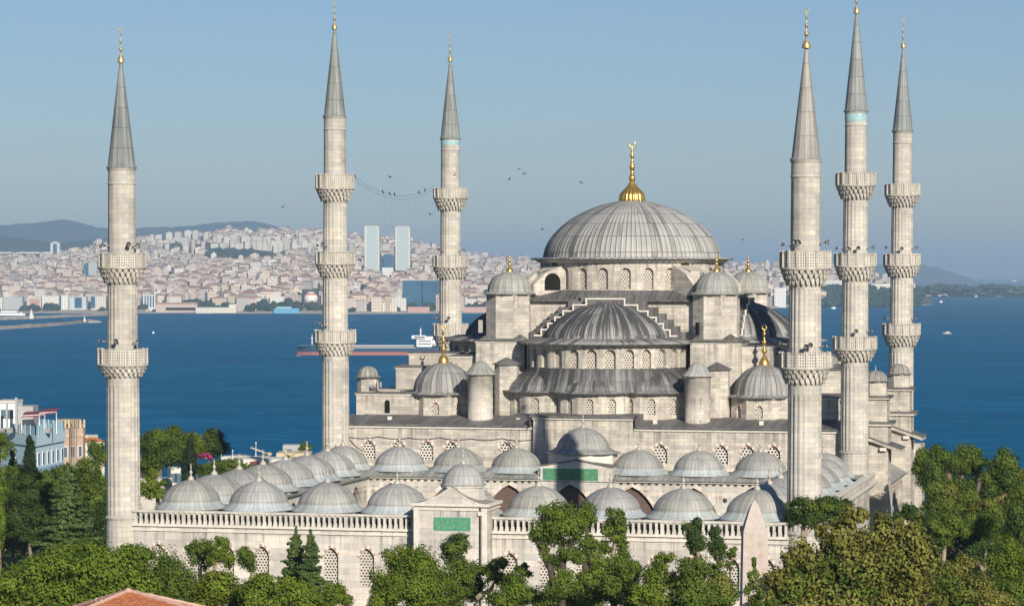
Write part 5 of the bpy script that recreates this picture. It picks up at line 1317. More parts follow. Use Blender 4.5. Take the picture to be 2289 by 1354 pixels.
# ---------------------------------------------------------------- houses near the mosque
M['hotel_blue'] = plain('pale blue render', (.46, .61, .67), .85, .2, 0, .06); M['hotel_blue_deep'] = plain('deeper blue render', (.29, .45, .54), .85, .2, 0, .06)
M['white_paint'] = plain('white painted trim', (.74, .73, .70), .7); M['orange_wall'] = plain('orange pink render', (.52, .37, .28), .85); M['yellow_wall'] = plain('yellow render', (.56, .46, .30), .85)
M['awning'] = plain('dark red awning', (.20, .045, .06), .8); M['glassy'] = plain('window glass', (.10, .15, .19), .15, .5); M['tile_roof'] = None
def tile_mat():
    n = NT('orange clay tiles', .85, .2); x, y, _ = n.sep(n.uv)
    fx = n.math('ABSOLUTE', n.math('SUBTRACT', n.math('FRACT', n.math('DIVIDE', x, .24)), .5)); fy = n.math('FRACT', n.math('DIVIDE', y, .34))
    pn = n.white(n.comb(n.math('FLOOR', n.math('DIVIDE', x, .24)), n.math('FLOOR', n.math('DIVIDE', y, .34)), 1.0))
    c = n.mix(pn, (.44, .13, .05), (.62, .24, .10)); c = n.mix(n.math('MULTIPLY', n.math('GREATER_THAN', fy, .88), .5), c, (.20, .06, .03)); c = n.mix(n.rng(n.noise(n.pos, .8), .55, .75, 0, .45), c, (.34, .14, .08))
    n.bump(n.math('MULTIPLY', fx, -1.0), .06, .8); return n.out(c)
M['tile_roof'] = tile_mat()
def block(name, label, cat, corners, z0, z1, wall, roof='trim', wins=(), extra=None, group=None):
    """corners counter-clockwise in plan; wins: (edge, columns, rows, w, h, z of the first row, storey)"""
    cx = sum(p[0] for p in corners)/len(corners); cy = sum(p[1] for p in corners)/len(corners)
    root = thing(name, label, cat, (cx, cy, z0), group)
    mb = MB(); mb.prism(corners, z0, z1, 0); mb.build('wall', [M[wall]], root)
    for (e, cols, rows, w, h, zf, st, frame) in wins:
        a, b_ = Vector(corners[e]), Vector(corners[(e+1) % len(corners)]); t = (b_-a).normalized(); L = (b_-a).length; nv = Vector((t.y, -t.x))
        for r_ in range(rows):
            for k in range(cols):
                s = L*(k+.5)/cols; z = zf+r_*st
                def q(ds, o): p = a+t*(s+ds)+nv*o; return (p.x, p.y)
                mb = MB(); mb.prism([q(-w/2, -.05), q(-w/2, .08), q(w/2, .08), q(w/2, -.05)][::-1], z, z+h, 0); wi = mb.build('window', [M[frame]], root)
                mb = MB(); mb.prism([q(-w/2+.12, 0), q(-w/2+.12, .1), q(w/2-.12, .1), q(w/2-.12, 0)][::-1], z+.15, z+h-.15, 0); mb.build('pane', [M['glassy']], wi)
    if extra: extra(root)
    return root
def P2(px, y, d): p = at(px, y, d); return (p.x, p.y)
zc = at(80, 973, 430).z; zbt = gz(*P2(80, 973, 430))-1
def hotel_top(root):
    def cap(nm, m, f, z0, z1):
        C = [Vector(p) for p in HC]; g = sum(C, Vector((0, 0)))/4; mb = MB(); mb.prism([tuple(g+(p-g)*f) for p in C], z0, z1, 0); return mb.build(nm, [M[m]], root)
    cap('cornice', 'hotel_blue', 1.04, zc-1.6, zc+.05); cap('floor_band', 'hotel_blue_deep', 1.008, zc-5.9, zc-4.9)
    cap('terrace_floor', 'white_paint', .98, zc+.05, zc+.15)
    C = [Vector(p) for p in HC]
    mb = MB(); g = MB()
    for e in (3, 0, 1):
        a, b_ = C[e], C[(e+1) % 4]; n = 11
        for k in range(n+1):
            p = a.lerp(b_, k/n); mb.box(p.x-.05, p.x+.05, p.y-.05, p.y+.05, zc, zc+1.5, 0)
        for k in range(n):
            p, q_ = a.lerp(b_, k/n), a.lerp(b_, (k+1)/n); g.face([(p.x, p.y, zc+.15), (q_.x, q_.y, zc+.15), (q_.x, q_.y, zc+1.4), (p.x, p.y, zc+1.4)])
    mb.build('terrace_railing', [M['hotel_blue']], root); g.build('glass_screen', [M['hotel_blue_deep']], root)
    ctr = sum(C, Vector((0, 0)))/4
    def box_at(nm, m, px0, px1, y0, y1, d, dp):
        a, b_ = at(px0, y1, d), at(px1, y1, d); zt = at(px0, y0, d).z; mb = MB()
        P = [a, b_, b_+_fh*dp, a+_fh*dp]; mb.prism([(p.x, p.y) for p in P], a.z, zt, 0); return mb.build(nm, [M[m]], root)
    box_at('roof_house', 'white_paint', -10, 36, 900, 960, 438, 6); box_at('stair_house', 'hatch', 40, 74, 908, 955, 440, 5)
    box_at('roof_parapet', 'trim', -10, 36, 896, 900, 437.8, 6.4); box_at('window_band', 'glassy', 2, 30, 915, 935, 437.9, .1); box_at('chimney', 'hatch', 34, 39, 888, 958, 433, .4); box_at('chimney', 'hatch', 13, 17, 900, 958, 433, .4)
    for px0, px1, y in ((48, 100, 929), (88, 126, 923)):
        a, b_ = at(px0, y, 434), at(px1, y-3, 434); mb = MB(); u = _fh*3.2+Vector((0, 0, .45))
        mb.face([tuple(a), tuple(b_), tuple(b_+u), tuple(a+u)]); mb.face([tuple(a-Vector((0, 0, .25))), tuple(b_-Vector((0, 0, .25))), tuple(b_), tuple(a)])
        aw_ = mb.build('awning', [M['awning']], root); mb = MB()
        for p in (a, b_): mb.tube([p, (p.x, p.y, zc+.1)], .09, 6)
        mb.tube([a, b_], .07, 6); mb.build('awning_frame', [M['white_paint']], aw_)
    mb = MB()
    for k in range(7):
        p = at(6+k*17, 958, 434+(k % 3)); mb.box(p.x-.4, p.x+.4, p.y-.4, p.y+.4, zc+.15, zc+.9, 0)
    mb.build('terrace_tables', [M['horn_grey']], root)
HC = [P2(80, 973, 430), P2(143, 960, 444), P2(20, 960, 462), P2(-46, 965, 448)]
block('hotel', 'pale blue hotel with white windows and a roof terrace under dark red awnings', 'hotel', HC, zbt-2, zc, 'hotel_blue', 'trim', [(0, 6, 2, 1.0, 2.1, zc-8.3, 3.6, 'white_paint'), (3, 4, 2, 1.1, 1.9, zc-8.3, 3.6, 'white_paint')], hotel_top)
z1 = at(160, 957, 452).z
def orange_top(root):
    mb = MB()
    for k in range(6):
        p = at(146+k*8.5, 955, 454); mb.box(p.x-.13, p.x+.13, p.y-.13, p.y+.13, z1, z1+1.3, 0)
    mb.build('parapet_posts', [M['yellow_wall']], root)
    mb = MB(); a = at(133, 937, 456); mb.box(a.x-.5, a.x+2.4, a.y, a.y+3, z1, a.z, 0); mb.build('chimney_house', [M['rock']], root)
    mb = MB()
    for px in (158, 167): 
        for o in (0, .35): p = at(px, 1000, 449.6); mb.tube([(p.x+o, p.y, zbt), (p.x+o, p.y, z1+1.5)], .07, 6)
    mb.build('flue_pipes', [M['white_metal']], root)
    C = [Vector(p) for p in OC]; g = sum(C, Vector((0, 0)))/4; mb = MB(); mb.prism([tuple(g+(p-g)*1.03) for p in C], z1-1.3, z1-.9, 0); mb.build('cornice', [M['yellow_wall']], root)
OC = [P2(137, 957, 449), P2(186, 957, 453), P2(190, 957, 466), P2(141, 957, 462)]
block('town_house', 'orange pink town house with cream posts right of the blue hotel', 'house', OC, zbt-2, z1, 'orange_wall', 'trim', [(0, 3, 2, .9, 1.9, z1-4.6, -3.4, 'white_paint')], orange_top)
def gable_house(name, label, px, y_e, w, dp, h, d, wall, roofm='tile_roof', rot=0.0, rise=1.6, cat='house'):
    c = at(px, y_e, d); z0 = gz(c.x, c.y)-2; root = thing(name, label, cat, (c.x, c.y, z0)); ca, sa = math.cos(YAW+rot), math.sin(YAW+rot)
    P = [(c.x+x*ca-y*sa, c.y+x*sa+y*ca) for x, y in ((-w/2, -dp/2), (w/2, -dp/2), (w/2, dp/2), (-w/2, dp/2))]
    mb = MB(); mb.prism(P, z0, c.z, 0); wl_ = mb.build('wall', [M[wall]], root)
    if roofm:
        mb = MB(); E_ = [(c.x+(p[0]-c.x)*1.08, c.y+(p[1]-c.y)*1.08, c.z) for p in P]
        A = (c.x-(w*.25)*ca, c.y-(w*.25)*sa, c.z+rise); B = (c.x+(w*.25)*ca, c.y+(w*.25)*sa, c.z+rise)
        for f in ((E_[0], E_[1], B, A), (E_[1], E_[2], B), (E_[2], E_[3], A, B), (E_[3], E_[0], A)): mb.face(list(f))
        mb.build('roof', [M[roofm]], root)
    for k in range(2):
        s = (-.22, .22)[k]*w; q = [(c.x+x*ca-y*sa, c.y+x*sa+y*ca) for x, y in ((s-.5, -dp/2-.06), (s+.5, -dp/2-.06), (s+.5, -dp/2+.05), (s-.5, -dp/2+.05))]
        mb = MB(); mb.prism(q, c.z-2.2, c.z-.8, 0); mb.build('window', [M['glassy']], root)
    return root
GH = gable_house
GH('house', 'small pale house with a low reddish roof right of the orange town house', 205, 985, 3.2, 4, 4, 470, 'trim', 'tile_roof', .4, .6)
GH('house', 'small grey flat house among trees left of the near left minaret', 192, 972, 2.6, 4, 4, 490, 'trim', None, -.3)
GH('house', 'pinkish house seen through trees right of the near left minaret', 322, 1018, 5, 6, 4, 470, 'orange_wall', None)
GH('house', 'small white house among trees by the dark cypress', 389, 1044, 1.5, 3, 3, 430, 'trim', None, .3)
GH('house', 'low flat house among the trees right of the near left minaret', 345, 1068, 3.5, 4, 3, 400, 'trim', None, -.4)
GH('shore_house', 'yellow shore house with a grey roof behind the courtyard domes', 658, 1010, 6.5, 7, 5, 560, 'yellow_wall', None)
GH('shore_house', 'grey upper block on the yellow shore house', 661, 993, 4.8, 4, 5, 566, 'hatch', None)
GH('shore_house', 'long white shore building behind the courtyard domes', 603, 1023, 9, 7, 4, 520, 'trim', None)
GH('shore_house', 'small house with a red end wall below the crane', 567, 1032, 1.2, 3, 2.4, 515, 'awning', None)
for i, (px, y, w) in enumerate(((512, 1019, 2.5), (522, 1021, 2), (534, 1017, 3), (546, 1019, 2.2), (556, 1021, 2.4), (577, 1019, 2.2), (590, 1020, 2))):
    GH('shore_house', ('tiny pale', 'tiny grey', 'tiny cream')[i % 3]+' waterside house '+('leftmost of the row under the crane', 'second of the row under the crane', 'third of the row under the crane', 'middle of the row under the crane', 'left of the red end wall', 'right of the red end wall', 'below the crane hook')[i], px, y, w, 4, 3, 590, ('trim', 'hatch', 'stone')[i % 3], None)
a, b_, m_ = at(560, 1000, 600), at(602, 1015, 600), at(590, 1011, 600); root = thing('crane', 'small pale crane with a sloping jib by the shore', 'crane', (m_.x, m_.y, gz(m_.x, m_.y)))
mb = MB(); mb.tube([a, b_], .22, 5); mb.build('jib', [M['white_metal']], root); mb = MB(); mb.tube([(m_.x, m_.y, gz(m_.x, m_.y)), m_], .3, 5); mb.build('mast', [M['white_metal']], root)
mb = MB(); mb.ell(b_, .6, .6, .5, 0, 8, 5); mb.build('counterweight', [M['white_metal']], root)
for px, y0, y1, lab in ((495, 1003, 1022, 'thin white pole left of the row of waterside houses'), (520, 1007, 1022, 'second thin white pole by the waterside houses'), (572, 990, 1020, 'tall thin pale mast beside the crane')):
    p = at(px, y0, 570); mb = MB(); mb.tube([p, at(px, y1+6, 570)], .09, 5); mb.ell(p, .16, .16, .2, 0, 6, 4); tag(mb.build('pole', [M['white_paint']]), lab, 'pole')
# red tiled roof in the foreground
ap = at(287, 1321, 165); z0 = gz(ap.x, ap.y)-3
root = thing('tiled_house', 'house with an orange clay tile hip roof at the lower left', 'house', (ap.x, ap.y, z0))
A = ap; e = [at(165, 1372, 159), at(560, 1398, 158), at(640, 1398, 172), at(150, 1362, 171)]
def hipf(mb, a, b_):
    a, b_ = Vector(a), Vector(b_); t = (b_-a).normalized(); s0 = (A-a).dot(t); h = (A-a-t*s0).length
    n = 10
    mb.face([a, b_, A], 0, [(0, 0), ((b_-a).length, 0), (s0, h)])
mb = MB()
for i in range(4): hipf(mb, e[i], e[(i+1) % 4])
ro_ = mb.build('roof', [M['tile_roof']], root); mb = MB()
for q_ in e:
    v = [A.lerp(q_, k/22)+Vector((0, 0, .03+.03*(k % 2))) for k in range(23)]; mb.tube(v, .12, 7)
    mb.ell(A.lerp(q_, .5)+Vector((0, 0, .05)), .17, .17, .15, 0, 8, 5)
mb.ell(A+Vector((0, 0, .06)), .22, .22, .16, 0, 8, 5)
mb.build('ridge_tiles', [plain('pale mortar ridge tiles', (.50, .33, .26), .9)], ro_)
g_ = sum(e, Vector((0, 0, 0)))/4; mb = MB(); mb.prism([tuple((g_+(p-g_)*.93)[:2]) for p in e], z0, min(p.z for p in e)-.12, 0); mb.build('wall', [M['white_paint']], root)
# ---------------------------------------------------------------- trees
def leaf_mesh(name, C, N, S, mat, parent, off):
    n = len(C); V = np.empty((n, 4, 3)); rn = RNG.normal(size=(n, 3))
    N = N/np.linalg.norm(N, axis=1, keepdims=True)
    T = np.cross(N, rn); T /= np.linalg.norm(T, axis=1, keepdims=True); Bt = np.cross(N, T)
    S = S[:, None]
    V[:, 0] = C-T*S*.55; V[:, 1] = C+Bt*S*.34+N*S*.06; V[:, 2] = C+T*S*.55; V[:, 3] = C-Bt*S*.34+N*S*.06
    V -= np.array(off); me = bpy.data.meshes.new(name)
    me.vertices.add(4*n); me.vertices.foreach_set('co', V.reshape(-1).astype(np.float32))
    me.loops.add(4*n); me.loops.foreach_set('vertex_index', np.arange(4*n, dtype=np.int32))
    me.polygons.add(n); me.polygons.foreach_set('loop_start', np.arange(0, 4*n, 4, dtype=np.int32))
    me.materials.append(M[mat]); me.update(calc_edges=True); me.validate()
    o = bpy.data.objects.new(name, me); COL.objects.link(o); o.parent = parent; return o
def crown_points(cl, d, leafs, dens, shell, lump):
    """cl: clumps (px, py, rx, ry[, depth offset]); every clump is a cluster of lumps full of leaves"""
    m = d/FPX; C = []; N = []; S = []
    for c in cl:
        px, py, rx, ry = c[:4]; rx *= 1.14; ry *= 1.14; dd = c[4] if len(c) > 4 else 0.0
        P = at(px, py, d+dd); a, b = rx*m, ry*m; r3 = (a+min(b, a*1.3))/2 if a > 1.2 else a
        ax = np.array([list(_r), list(_fh), [0, 0, 1]]); R3 = np.array([a, max(r3, a*.75), b])
        k = int(min(46, max(7, 7*(a*b)**.5*lump)))
        D = RNG.normal(size=(k, 3)); D /= np.linalg.norm(D, axis=1, keepdims=True)
        lr = RNG.uniform(.34, .56, size=k); LC = D*np.clip(1.06-lr*RNG.uniform(.75, 1.35, size=k), .1, 1)[:, None]
        cnt = int(dens*560*(a*b)*(.28/leafs)**2)+90
        w = RNG.integers(0, k, size=cnt); q = RNG.normal(size=(cnt, 3)); q /= np.linalg.norm(q, axis=1, keepdims=True)
        rr = RNG.random(cnt)**shell*(1+.45*RNG.random(cnt)**4)
        L = LC[w]+q*(lr[w]*rr)[:, None]
        nrm = q*.85+L*.6+RNG.normal(size=(cnt, 3))*.36+np.array([0, 0, .15])
        W_ = (L*R3)@ax
        C.append(W_+np.array(P)); N.append(nrm@ax); S.append(leafs*RNG.uniform(.6, 1.25, size=cnt))
    return np.concatenate(C), np.concatenate(N), np.concatenate(S)
def tree(label, d, cl, mat='leaf_mid', trunk=None, leafs=.30, dens=1.0, bark='bark', name='tree', cat='tree', group=None, shell=.45, lump=1.0, extra=()):
    leafs *= .78
    C, N, S = crown_points(cl, d, leafs, dens, shell, lump)
    cx = sum(c[0] for c in cl)/len(cl) if trunk is None else trunk[0][0][0]
    b = at(cx, 1200, d); zg = gz(b.x, b.y); off = (b.x, b.y, zg)
    root = thing(name, label, cat, off, group)
    leaf_mesh('crown', C, N, S, mat, root, off)
    for (mt, cl2) in extra:
        C, N, S = crown_points(cl2, d, leafs, dens, shell, lump); leaf_mesh('crown', C, N, S, mt, root, off)
    m = d/FPX; mb = MB()
    if trunk is None:
        lo = max(cl, key=lambda c: c[1]); wm = max(c[2] for c in cl)*m; r0 = min(.38, max(.13, wm*.11))
        top = at(lo[0], lo[1], d+(lo[4] if len(lo) > 4 else 0))
        mb.tube([(b.x, b.y, zg-.3), ((b.x+top.x)/2+.1, (b.y+top.y)/2, (zg+top.z)/2), tuple(top)], [r0*1.3, r0, r0*.6], 8)
        for c in cl:
            if c is lo: continue
            q = at(c[0], c[1], d+(c[4] if len(c) > 4 else 0)); mb.tube([top-Vector((0, 0, .4)), top.lerp(q, .5)+Vector((0, 0, -.2)), q], [r0*.6, r0*.45, r0*.2], 6)
    else:
        for i, path in enumerate(trunk):
            pts = [at(p[0], p[1], d+(p[3] if len(p) > 3 else 0)) for p in path]; rs = [p[2]*m for p in path]
            if i == 0: pts = [Vector((pts[0].x, pts[0].y, zg-.3))]+pts; rs = [rs[0]*1.2]+rs
            mb.tube(pts, rs, 8)
    mb.build('trunk', [M[bark]], root); return root
def scatter(x0, x1, y0, y1, n, r, seed, dd=0):
    g = random.Random(seed); return [(g.uniform(x0, x1), g.uniform(y0, y1), r*g.uniform(.7, 1.15), r*g.uniform(.6, .95), g.uniform(-dd, dd)) for _ in range(n)]
def conifer_cl(px, y0, y1, hw, seed, tip=4):
    g = random.Random(seed); out = [(px, y0, tip*.8, tip*2.2)]; y = y0+8
    while y < y1:
        f = (y-y0)/(y1-y0); w = tip+(hw-tip)*f**.8
        out.append((px, y, max(3.5, w*.45), 7))
        for s_ in (-1, 1, -.5, .6):
            ww = w*g.uniform(.45, 1.2); out.append((px+s_*ww*.72, y+g.uniform(-2, 5)+abs(s_)*3, ww*.36+1.5, 3.4+f*2.2, g.uniform(-1, 1)*ww*.02))
        y += 6.5+f*3.0
    return out
# --- bottom left
tree('broad bright leafy tree filling the bottom left corner above the tiled roof', 205, [(60, 1300, 90, 62), (150, 1275, 85, 60), (235, 1275, 85, 62), (300, 1315, 70, 50), (30, 1345, 80, 45), (130, 1345, 100, 50), (230, 1340, 90, 45), (190, 1245, 55, 35), (265, 1245, 45, 33)], 'leaf_bright', None, .30, 1.0)
tree('darker round tree between the bright tree and the pollards at the lower left', 225, [(340, 1265, 60, 50), (395, 1300, 55, 60), (340, 1320, 50, 45), (420, 1345, 50, 40), (305, 1245, 40, 32)], 'leaf_mid', None, .28, 1.1)
tree('young tree with pale trunk and round crown, leftmost of the small trees before the wall', 262, [(450, 1232, 30, 32), (432, 1222, 18, 18), (462, 1252, 22, 20)], 'leaf_mid', [[(446, 1330, 5), (448, 1262, 4), (450, 1235, 2)]], .25, .9)
tree('small tree with a forked reddish trunk just left of a grille window', 258, [(494, 1222, 28, 26), (482, 1240, 22, 22), (510, 1248, 18, 22), (498, 1206, 20, 14)], 'leaf_bright', [[(476, 1330, 5), (480, 1265, 4.5), (484, 1238, 2)], [(480, 1268, 4), (498, 1228, 2)]], .25, .9)
tree('short round tree covering the left edge of a grille window', 260, [(550, 1248, 24, 26), (562, 1258, 18, 22), (540, 1232, 14, 14)], 'leaf_mid', None, .25, .95)
tree('slender dark conifer with feathery tips, left of a close pair', 255, conifer_cl(662, 1184, 1312, 44, 3), 'leaf_conifer', [[(664, 1340, 4), (664, 1250, 3), (664, 1185, 1)]], .26, 1.0, 'bark_dark', 'conifer')
tree('slender dark conifer with drooping tips, right of a close pair', 252, conifer_cl(694, 1190, 1316, 40, 8), 'leaf_conifer', [[(694, 1340, 4), (694, 1250, 3), (694, 1190, 1)]], .26, 1.0, 'bark_dark', 'conifer')
tree('bushy yellow green tree right of the tiled roof', 215, [(500, 1318, 55, 40), (455, 1335, 45, 35), (545, 1340, 50, 35), (480, 1295, 30, 25)], 'leaf_yellow', None, .28, .9, extra=[('leaf_bright', [(500, 1312, 52, 38), (560, 1330, 40, 34)])])
tree('low bright bushy tree below the pair of conifers', 212, [(610, 1305, 48, 28), (570, 1318, 40, 30), (650, 1322, 55, 34), (600, 1345, 60, 30), (700, 1338, 55, 32)], 'leaf_bright', None, .28, 1.05)
tree('light green bush left of the dense round tree', 222, [(752, 1325, 26, 24), (735, 1318, 18, 18), (765, 1345, 30, 22), (775, 1338, 14, 14)], 'leaf_bright', None, .26, .85)
tree('dense dome shaped tree left of the portal', 235, [(915, 1275, 62, 52), (880, 1310, 50, 52), (950, 1305, 55, 50), (915, 1330, 80, 50), (900, 1245, 42, 26), (860, 1345, 36, 34), (960, 1275, 34, 30)], 'leaf_bright', None, .27, 1.35, shell=.35)
tree('small tree with a feathery round top in front of the portal', 250, [(1018, 1225, 30, 26), (1012, 1245, 26, 20), (1025, 1205, 22, 14)], 'leaf_dark', None, .26, 1.0, extra=[('leaf_mid', [(1020, 1220, 30, 26)])])
tree('dark leafy tree below the feathery top in front of the portal', 243, [(1030, 1275, 42, 30), (1010, 1305, 45, 32), (1060, 1290, 36, 34), (1000, 1340, 40, 26), (1040, 1325, 40, 24)], 'leaf_mid', None, .26, 1.15)
tree('small plane tree with an S curved pale trunk right of the portal', 240, [(1112, 1268, 26, 24), (1095, 1280, 16, 20), (1122, 1255, 18, 14), (1118, 1295, 18, 14)], 'leaf_mid', [[(1064, 1350, 6), (1068, 1335, 6), (1078, 1325, 5.5), (1092, 1322, 5), (1100, 1312, 4.5), (1108, 1290, 3), (1112, 1270, 2)]], .25, 1.0)
tree('conical light green tree beside the curved trunk', 232, [(1140, 1300, 28, 24), (1165, 1285, 22, 20), (1155, 1320, 40, 26), (1130, 1340, 46, 24), (1185, 1335, 36, 26), (1172, 1268, 12, 10)], 'leaf_mid', None, .26, 1.0, extra=[('leaf_bright', [(1150, 1325, 38, 26), (1120, 1345, 30, 16)])])
tree('tall pollarded plane with thick dark limbs and ball shaped clumps over the balustrade', 228, [(1245, 1150, 42, 32), (1215, 1178, 36, 34), (1288, 1165, 40, 40), (1315, 1148, 22, 26), (1202, 1208, 30, 22), (1255, 1190, 50, 38), (1300, 1200, 28, 24), (1270, 1225, 28, 26), (1245, 1265, 30, 26), (1290, 1240, 22, 20), (1330, 1225, 24, 20), (1334, 1262, 22, 26), (1318, 1292, 24, 22), (1222, 1240, 16, 18), (1255, 1310, 34, 30), (1290, 1290, 24, 26)], 'leaf_mid', [[(1256, 1350, 9), (1256, 1300, 8), (1258, 1262, 7), (1268, 1235, 4), (1290, 1180, 3)], [(1238, 1310, 8), (1228, 1260, 7), (1208, 1222, 6), (1198, 1205, 4)], [(1306, 1310, 8), (1310, 1258, 8), (1316, 1235, 6), (1312, 1190, 4), (1312, 1150, 3)], [(1256, 1290, 5), (1252, 1230, 3.5), (1248, 1160, 2)]], .27, 1.0, 'bark_dark', extra=[('leaf_bright', [(1250, 1150, 36, 26), (1290, 1158, 30, 26)])])
tree('pollarded plane with an upright oval clump right of the ball shaped clumps', 236, [(1376, 1165, 32, 30), (1372, 1188, 32, 24), (1392, 1205, 20, 30), (1350, 1222, 22, 18), (1378, 1250, 34, 26), (1362, 1285, 46, 36), (1400, 1275, 30, 30), (1345, 1320, 50, 32), (1395, 1325, 40, 32)], 'leaf_mid', [[(1372, 1350, 8), (1368, 1260, 6), (1374, 1215, 5), (1378, 1170, 2)]], .26, 1.05)
tree('pointed bushy tree in front of the wall right of the oval clump', 226, [(1483, 1252, 26, 22), (1480, 1280, 44, 28), (1455, 1310, 46, 32), (1510, 1305, 40, 34), (1480, 1345, 64, 30), (1425, 1340, 30, 28)], 'leaf_bright', None, .28, 1.0)
tree('dark narrow pollard clump, left and taller of a pair over the balustrade', 240, [(1551, 1178, 25, 24), (1553, 1205, 27, 24), (1560, 1228, 18, 16)], 'leaf_dark', [[(1560, 1340, 5), (1560, 1240, 4), (1553, 1190, 2)]], .25, 1.35)
tree('dark narrow pollard clump, right and lower of a pair beside the obelisk', 240, [(1600, 1192, 16, 18), (1600, 1220, 20, 26), (1604, 1244, 18, 14)], 'leaf_dark', [[(1604, 1340, 4), (1604, 1250, 3), (1600, 1200, 2)]], .25, 1.3)
tree('broad green tree below the pair of dark pollard clumps', 224, [(1545, 1265, 40, 26), (1575, 1290, 50, 34), (1540, 1320, 44, 34), (1610, 1325, 46, 30), (1560, 1348, 60, 24), (1598, 1262, 20, 14)], 'leaf_mid', None, .27, 1.0, extra=[('leaf_olive', [(1612, 1305, 34, 34), (1585, 1335, 40, 22)])])
tree('sparse twiggy sprout just left of the obelisk', 236, [(1628, 1240, 18, 16), (1618, 1225, 10, 8), (1640, 1228, 8, 10), (1632, 1262, 14, 10)], 'leaf_mid', None, .24, .45)
# --- right of the obelisk
tree('dark flat topped plane hiding the foot of the near right minaret', 238, [(1790, 1140, 36, 28), (1845, 1138, 40, 28), (1880, 1140, 28, 26), (1815, 1160, 40, 22), (1770, 1160, 20, 18), (1870, 1165, 30, 24)], 'leaf_dark', [[(1795, 1340, 7), (1795, 1180, 5), (1800, 1150, 3)], [(1795, 1200, 5), (1840, 1150, 3)]], .27, 1.1, 'bark', extra=[('leaf_mid', [(1800, 1130, 40, 20), (1855, 1128, 40, 20)])])
tree('large olive brown tree in front of the right courtyard corner', 188, [(1890, 1200, 60, 48), (1960, 1215, 66, 46), (1820, 1240, 62, 50), (1900, 1270, 90, 60), (1985, 1275, 80, 60), (1780, 1300, 66, 52), (1860, 1330, 90, 50), (1960, 1335, 90, 50), (1720, 1330, 50, 44), (2040, 1225, 50, 46), (2060, 1290, 60, 60), (1960, 1162, 13, 22), (2012, 1180, 12, 24), (1928, 1150, 14, 20), (2052, 1168, 10, 24), (1792, 1228, 15, 26), (1835, 1190, 14, 24), (1985, 1168, 9, 20), (1905, 1155, 26, 24), (1765, 1262, 34, 30), (1740, 1290, 26, 24), (2030, 1190, 30, 26)], 'leaf_olive', [[(1900, 1354, 12), (1895, 1280, 8), (1890, 1210, 4)], [(1895, 1300, 7), (1960, 1230, 3)], [(1895, 1310, 7), (1825, 1250, 3)]], .38, .72, extra=[('leaf_mid', [(1840, 1290, 80, 60), (1900, 1320, 80, 50), (1780, 1320, 50, 40), (1960, 1270, 60, 50)]), ('leaf_dark', [(1880, 1300, 70, 50), (1810, 1290, 40, 40)])])
tree('thin sapling growing up in front of the obelisk', 182, [(1684, 1255, 8, 14), (1684, 1285, 12, 20), (1690, 1325, 24, 28), (1712, 1345, 30, 24)], 'leaf_mid', None, .24, .8)
tree('small dark round crown before the side gallery', 262, [(2028, 1142, 26, 20), (2010, 1155, 18, 16), (2045, 1152, 20, 16)], 'leaf_dark', None, .26, 1.2)
RT = [(2072, 1035, 'leftmost pollarded plane of the top row right of the mosque', 330, [(2072, 1030, 30, 30), (2058, 1048, 20, 22), (2085, 1055, 22, 20)], [[(2092, 1130, 5), (2080, 1085, 5), (2072, 1045, 3)]]),
      (2118, 1020, 'second pollarded plane of the top row right of the mosque', 332, [(2110, 1018, 32, 26), (2130, 1032, 24, 20)], [[(2128, 1130, 6), (2120, 1062, 7), (2112, 1030, 4)]]),
      (2165, 1018, 'tallest pollarded plane in the middle of the top row at the right', 334, [(2160, 1015, 32, 26), (2182, 1030, 26, 26), (2150, 1040, 22, 18)], [[(2148, 1130, 6), (2150, 1070, 5), (2158, 1025, 3)]]),
      (2240, 1030, 'rightmost broad pollarded plane of the top row against the sea', 328, [(2245, 1030, 34, 28), (2250, 1060, 34, 30), (2225, 1040, 24, 24), (2205, 1085, 24, 30), (2262, 1080, 24, 20)], [[(2180, 1130, 5), (2190, 1070, 5), (2222, 1042, 3)]])]
for px, y, lab, d, cl, tr in RT: tree(lab, d, cl, 'leaf_mid', tr, .32, 1.2, 'bark_grey', extra=[('leaf_dark', [(c[0]+4, c[1]+8, c[2]*.9, c[3]*.9) for c in cl])])
tree('olive green tree under the pollarded row at the right', 318, [(2100, 1090, 36, 24), (2140, 1095, 40, 26), (2115, 1125, 44, 26), (2160, 1120, 36, 26), (2085, 1135, 26, 26)], 'leaf_mid', None, .32, 1.05, extra=[('leaf_olive', [(2130, 1110, 44, 26)])])
tree('round pollard with a visible pale trunk in the middle of the right trees', 270, [(2118, 1165, 36, 26), (2090, 1180, 24, 24), (2140, 1180, 28, 28), (2115, 1195, 36, 24)], 'leaf_mid', [[(2108, 1280, 6), (2110, 1235, 5), (2116, 1190, 3)]], .28, 1.25)
tree('yellowish tree in the right grove below the pollarded row', 300, [(2200, 1140, 36, 24), (2230, 1160, 34, 30), (2185, 1165, 30, 22), (2215, 1185, 36, 22)], 'leaf_mid', None, .30, 1.0, extra=[('leaf_olive', [(2205, 1135, 36, 20), (2235, 1150, 26, 22)])])
tree('dark tree at the right picture edge', 290, [(2275, 1130, 30, 34), (2290, 1170, 30, 40), (2265, 1190, 28, 30), (2292, 1105, 24, 24)], 'leaf_mid', None, .30, 1.05, extra=[('leaf_dark', [(2280, 1160, 36, 50)])])
tree('grey brown bare bush on the slope at the right edge', 335, [(2240, 1105, 22, 16), (2270, 1075, 26, 20), (2285, 1060, 20, 18)], 'leaf_olive', None, .26, .6)
tree('tree with several pale bare limbs in the right grove', 262, [(2190, 1215, 30, 22), (2225, 1235, 30, 24), (2170, 1245, 26, 24), (2210, 1270, 34, 26)], 'leaf_dark', [[(2205, 1340, 6), (2200, 1270, 5), (2205, 1215, 3)], [(2200, 1290, 4), (2225, 1245, 3), (2238, 1225, 2)], [(2200, 1280, 4), (2180, 1240, 3)]], .28, .7)
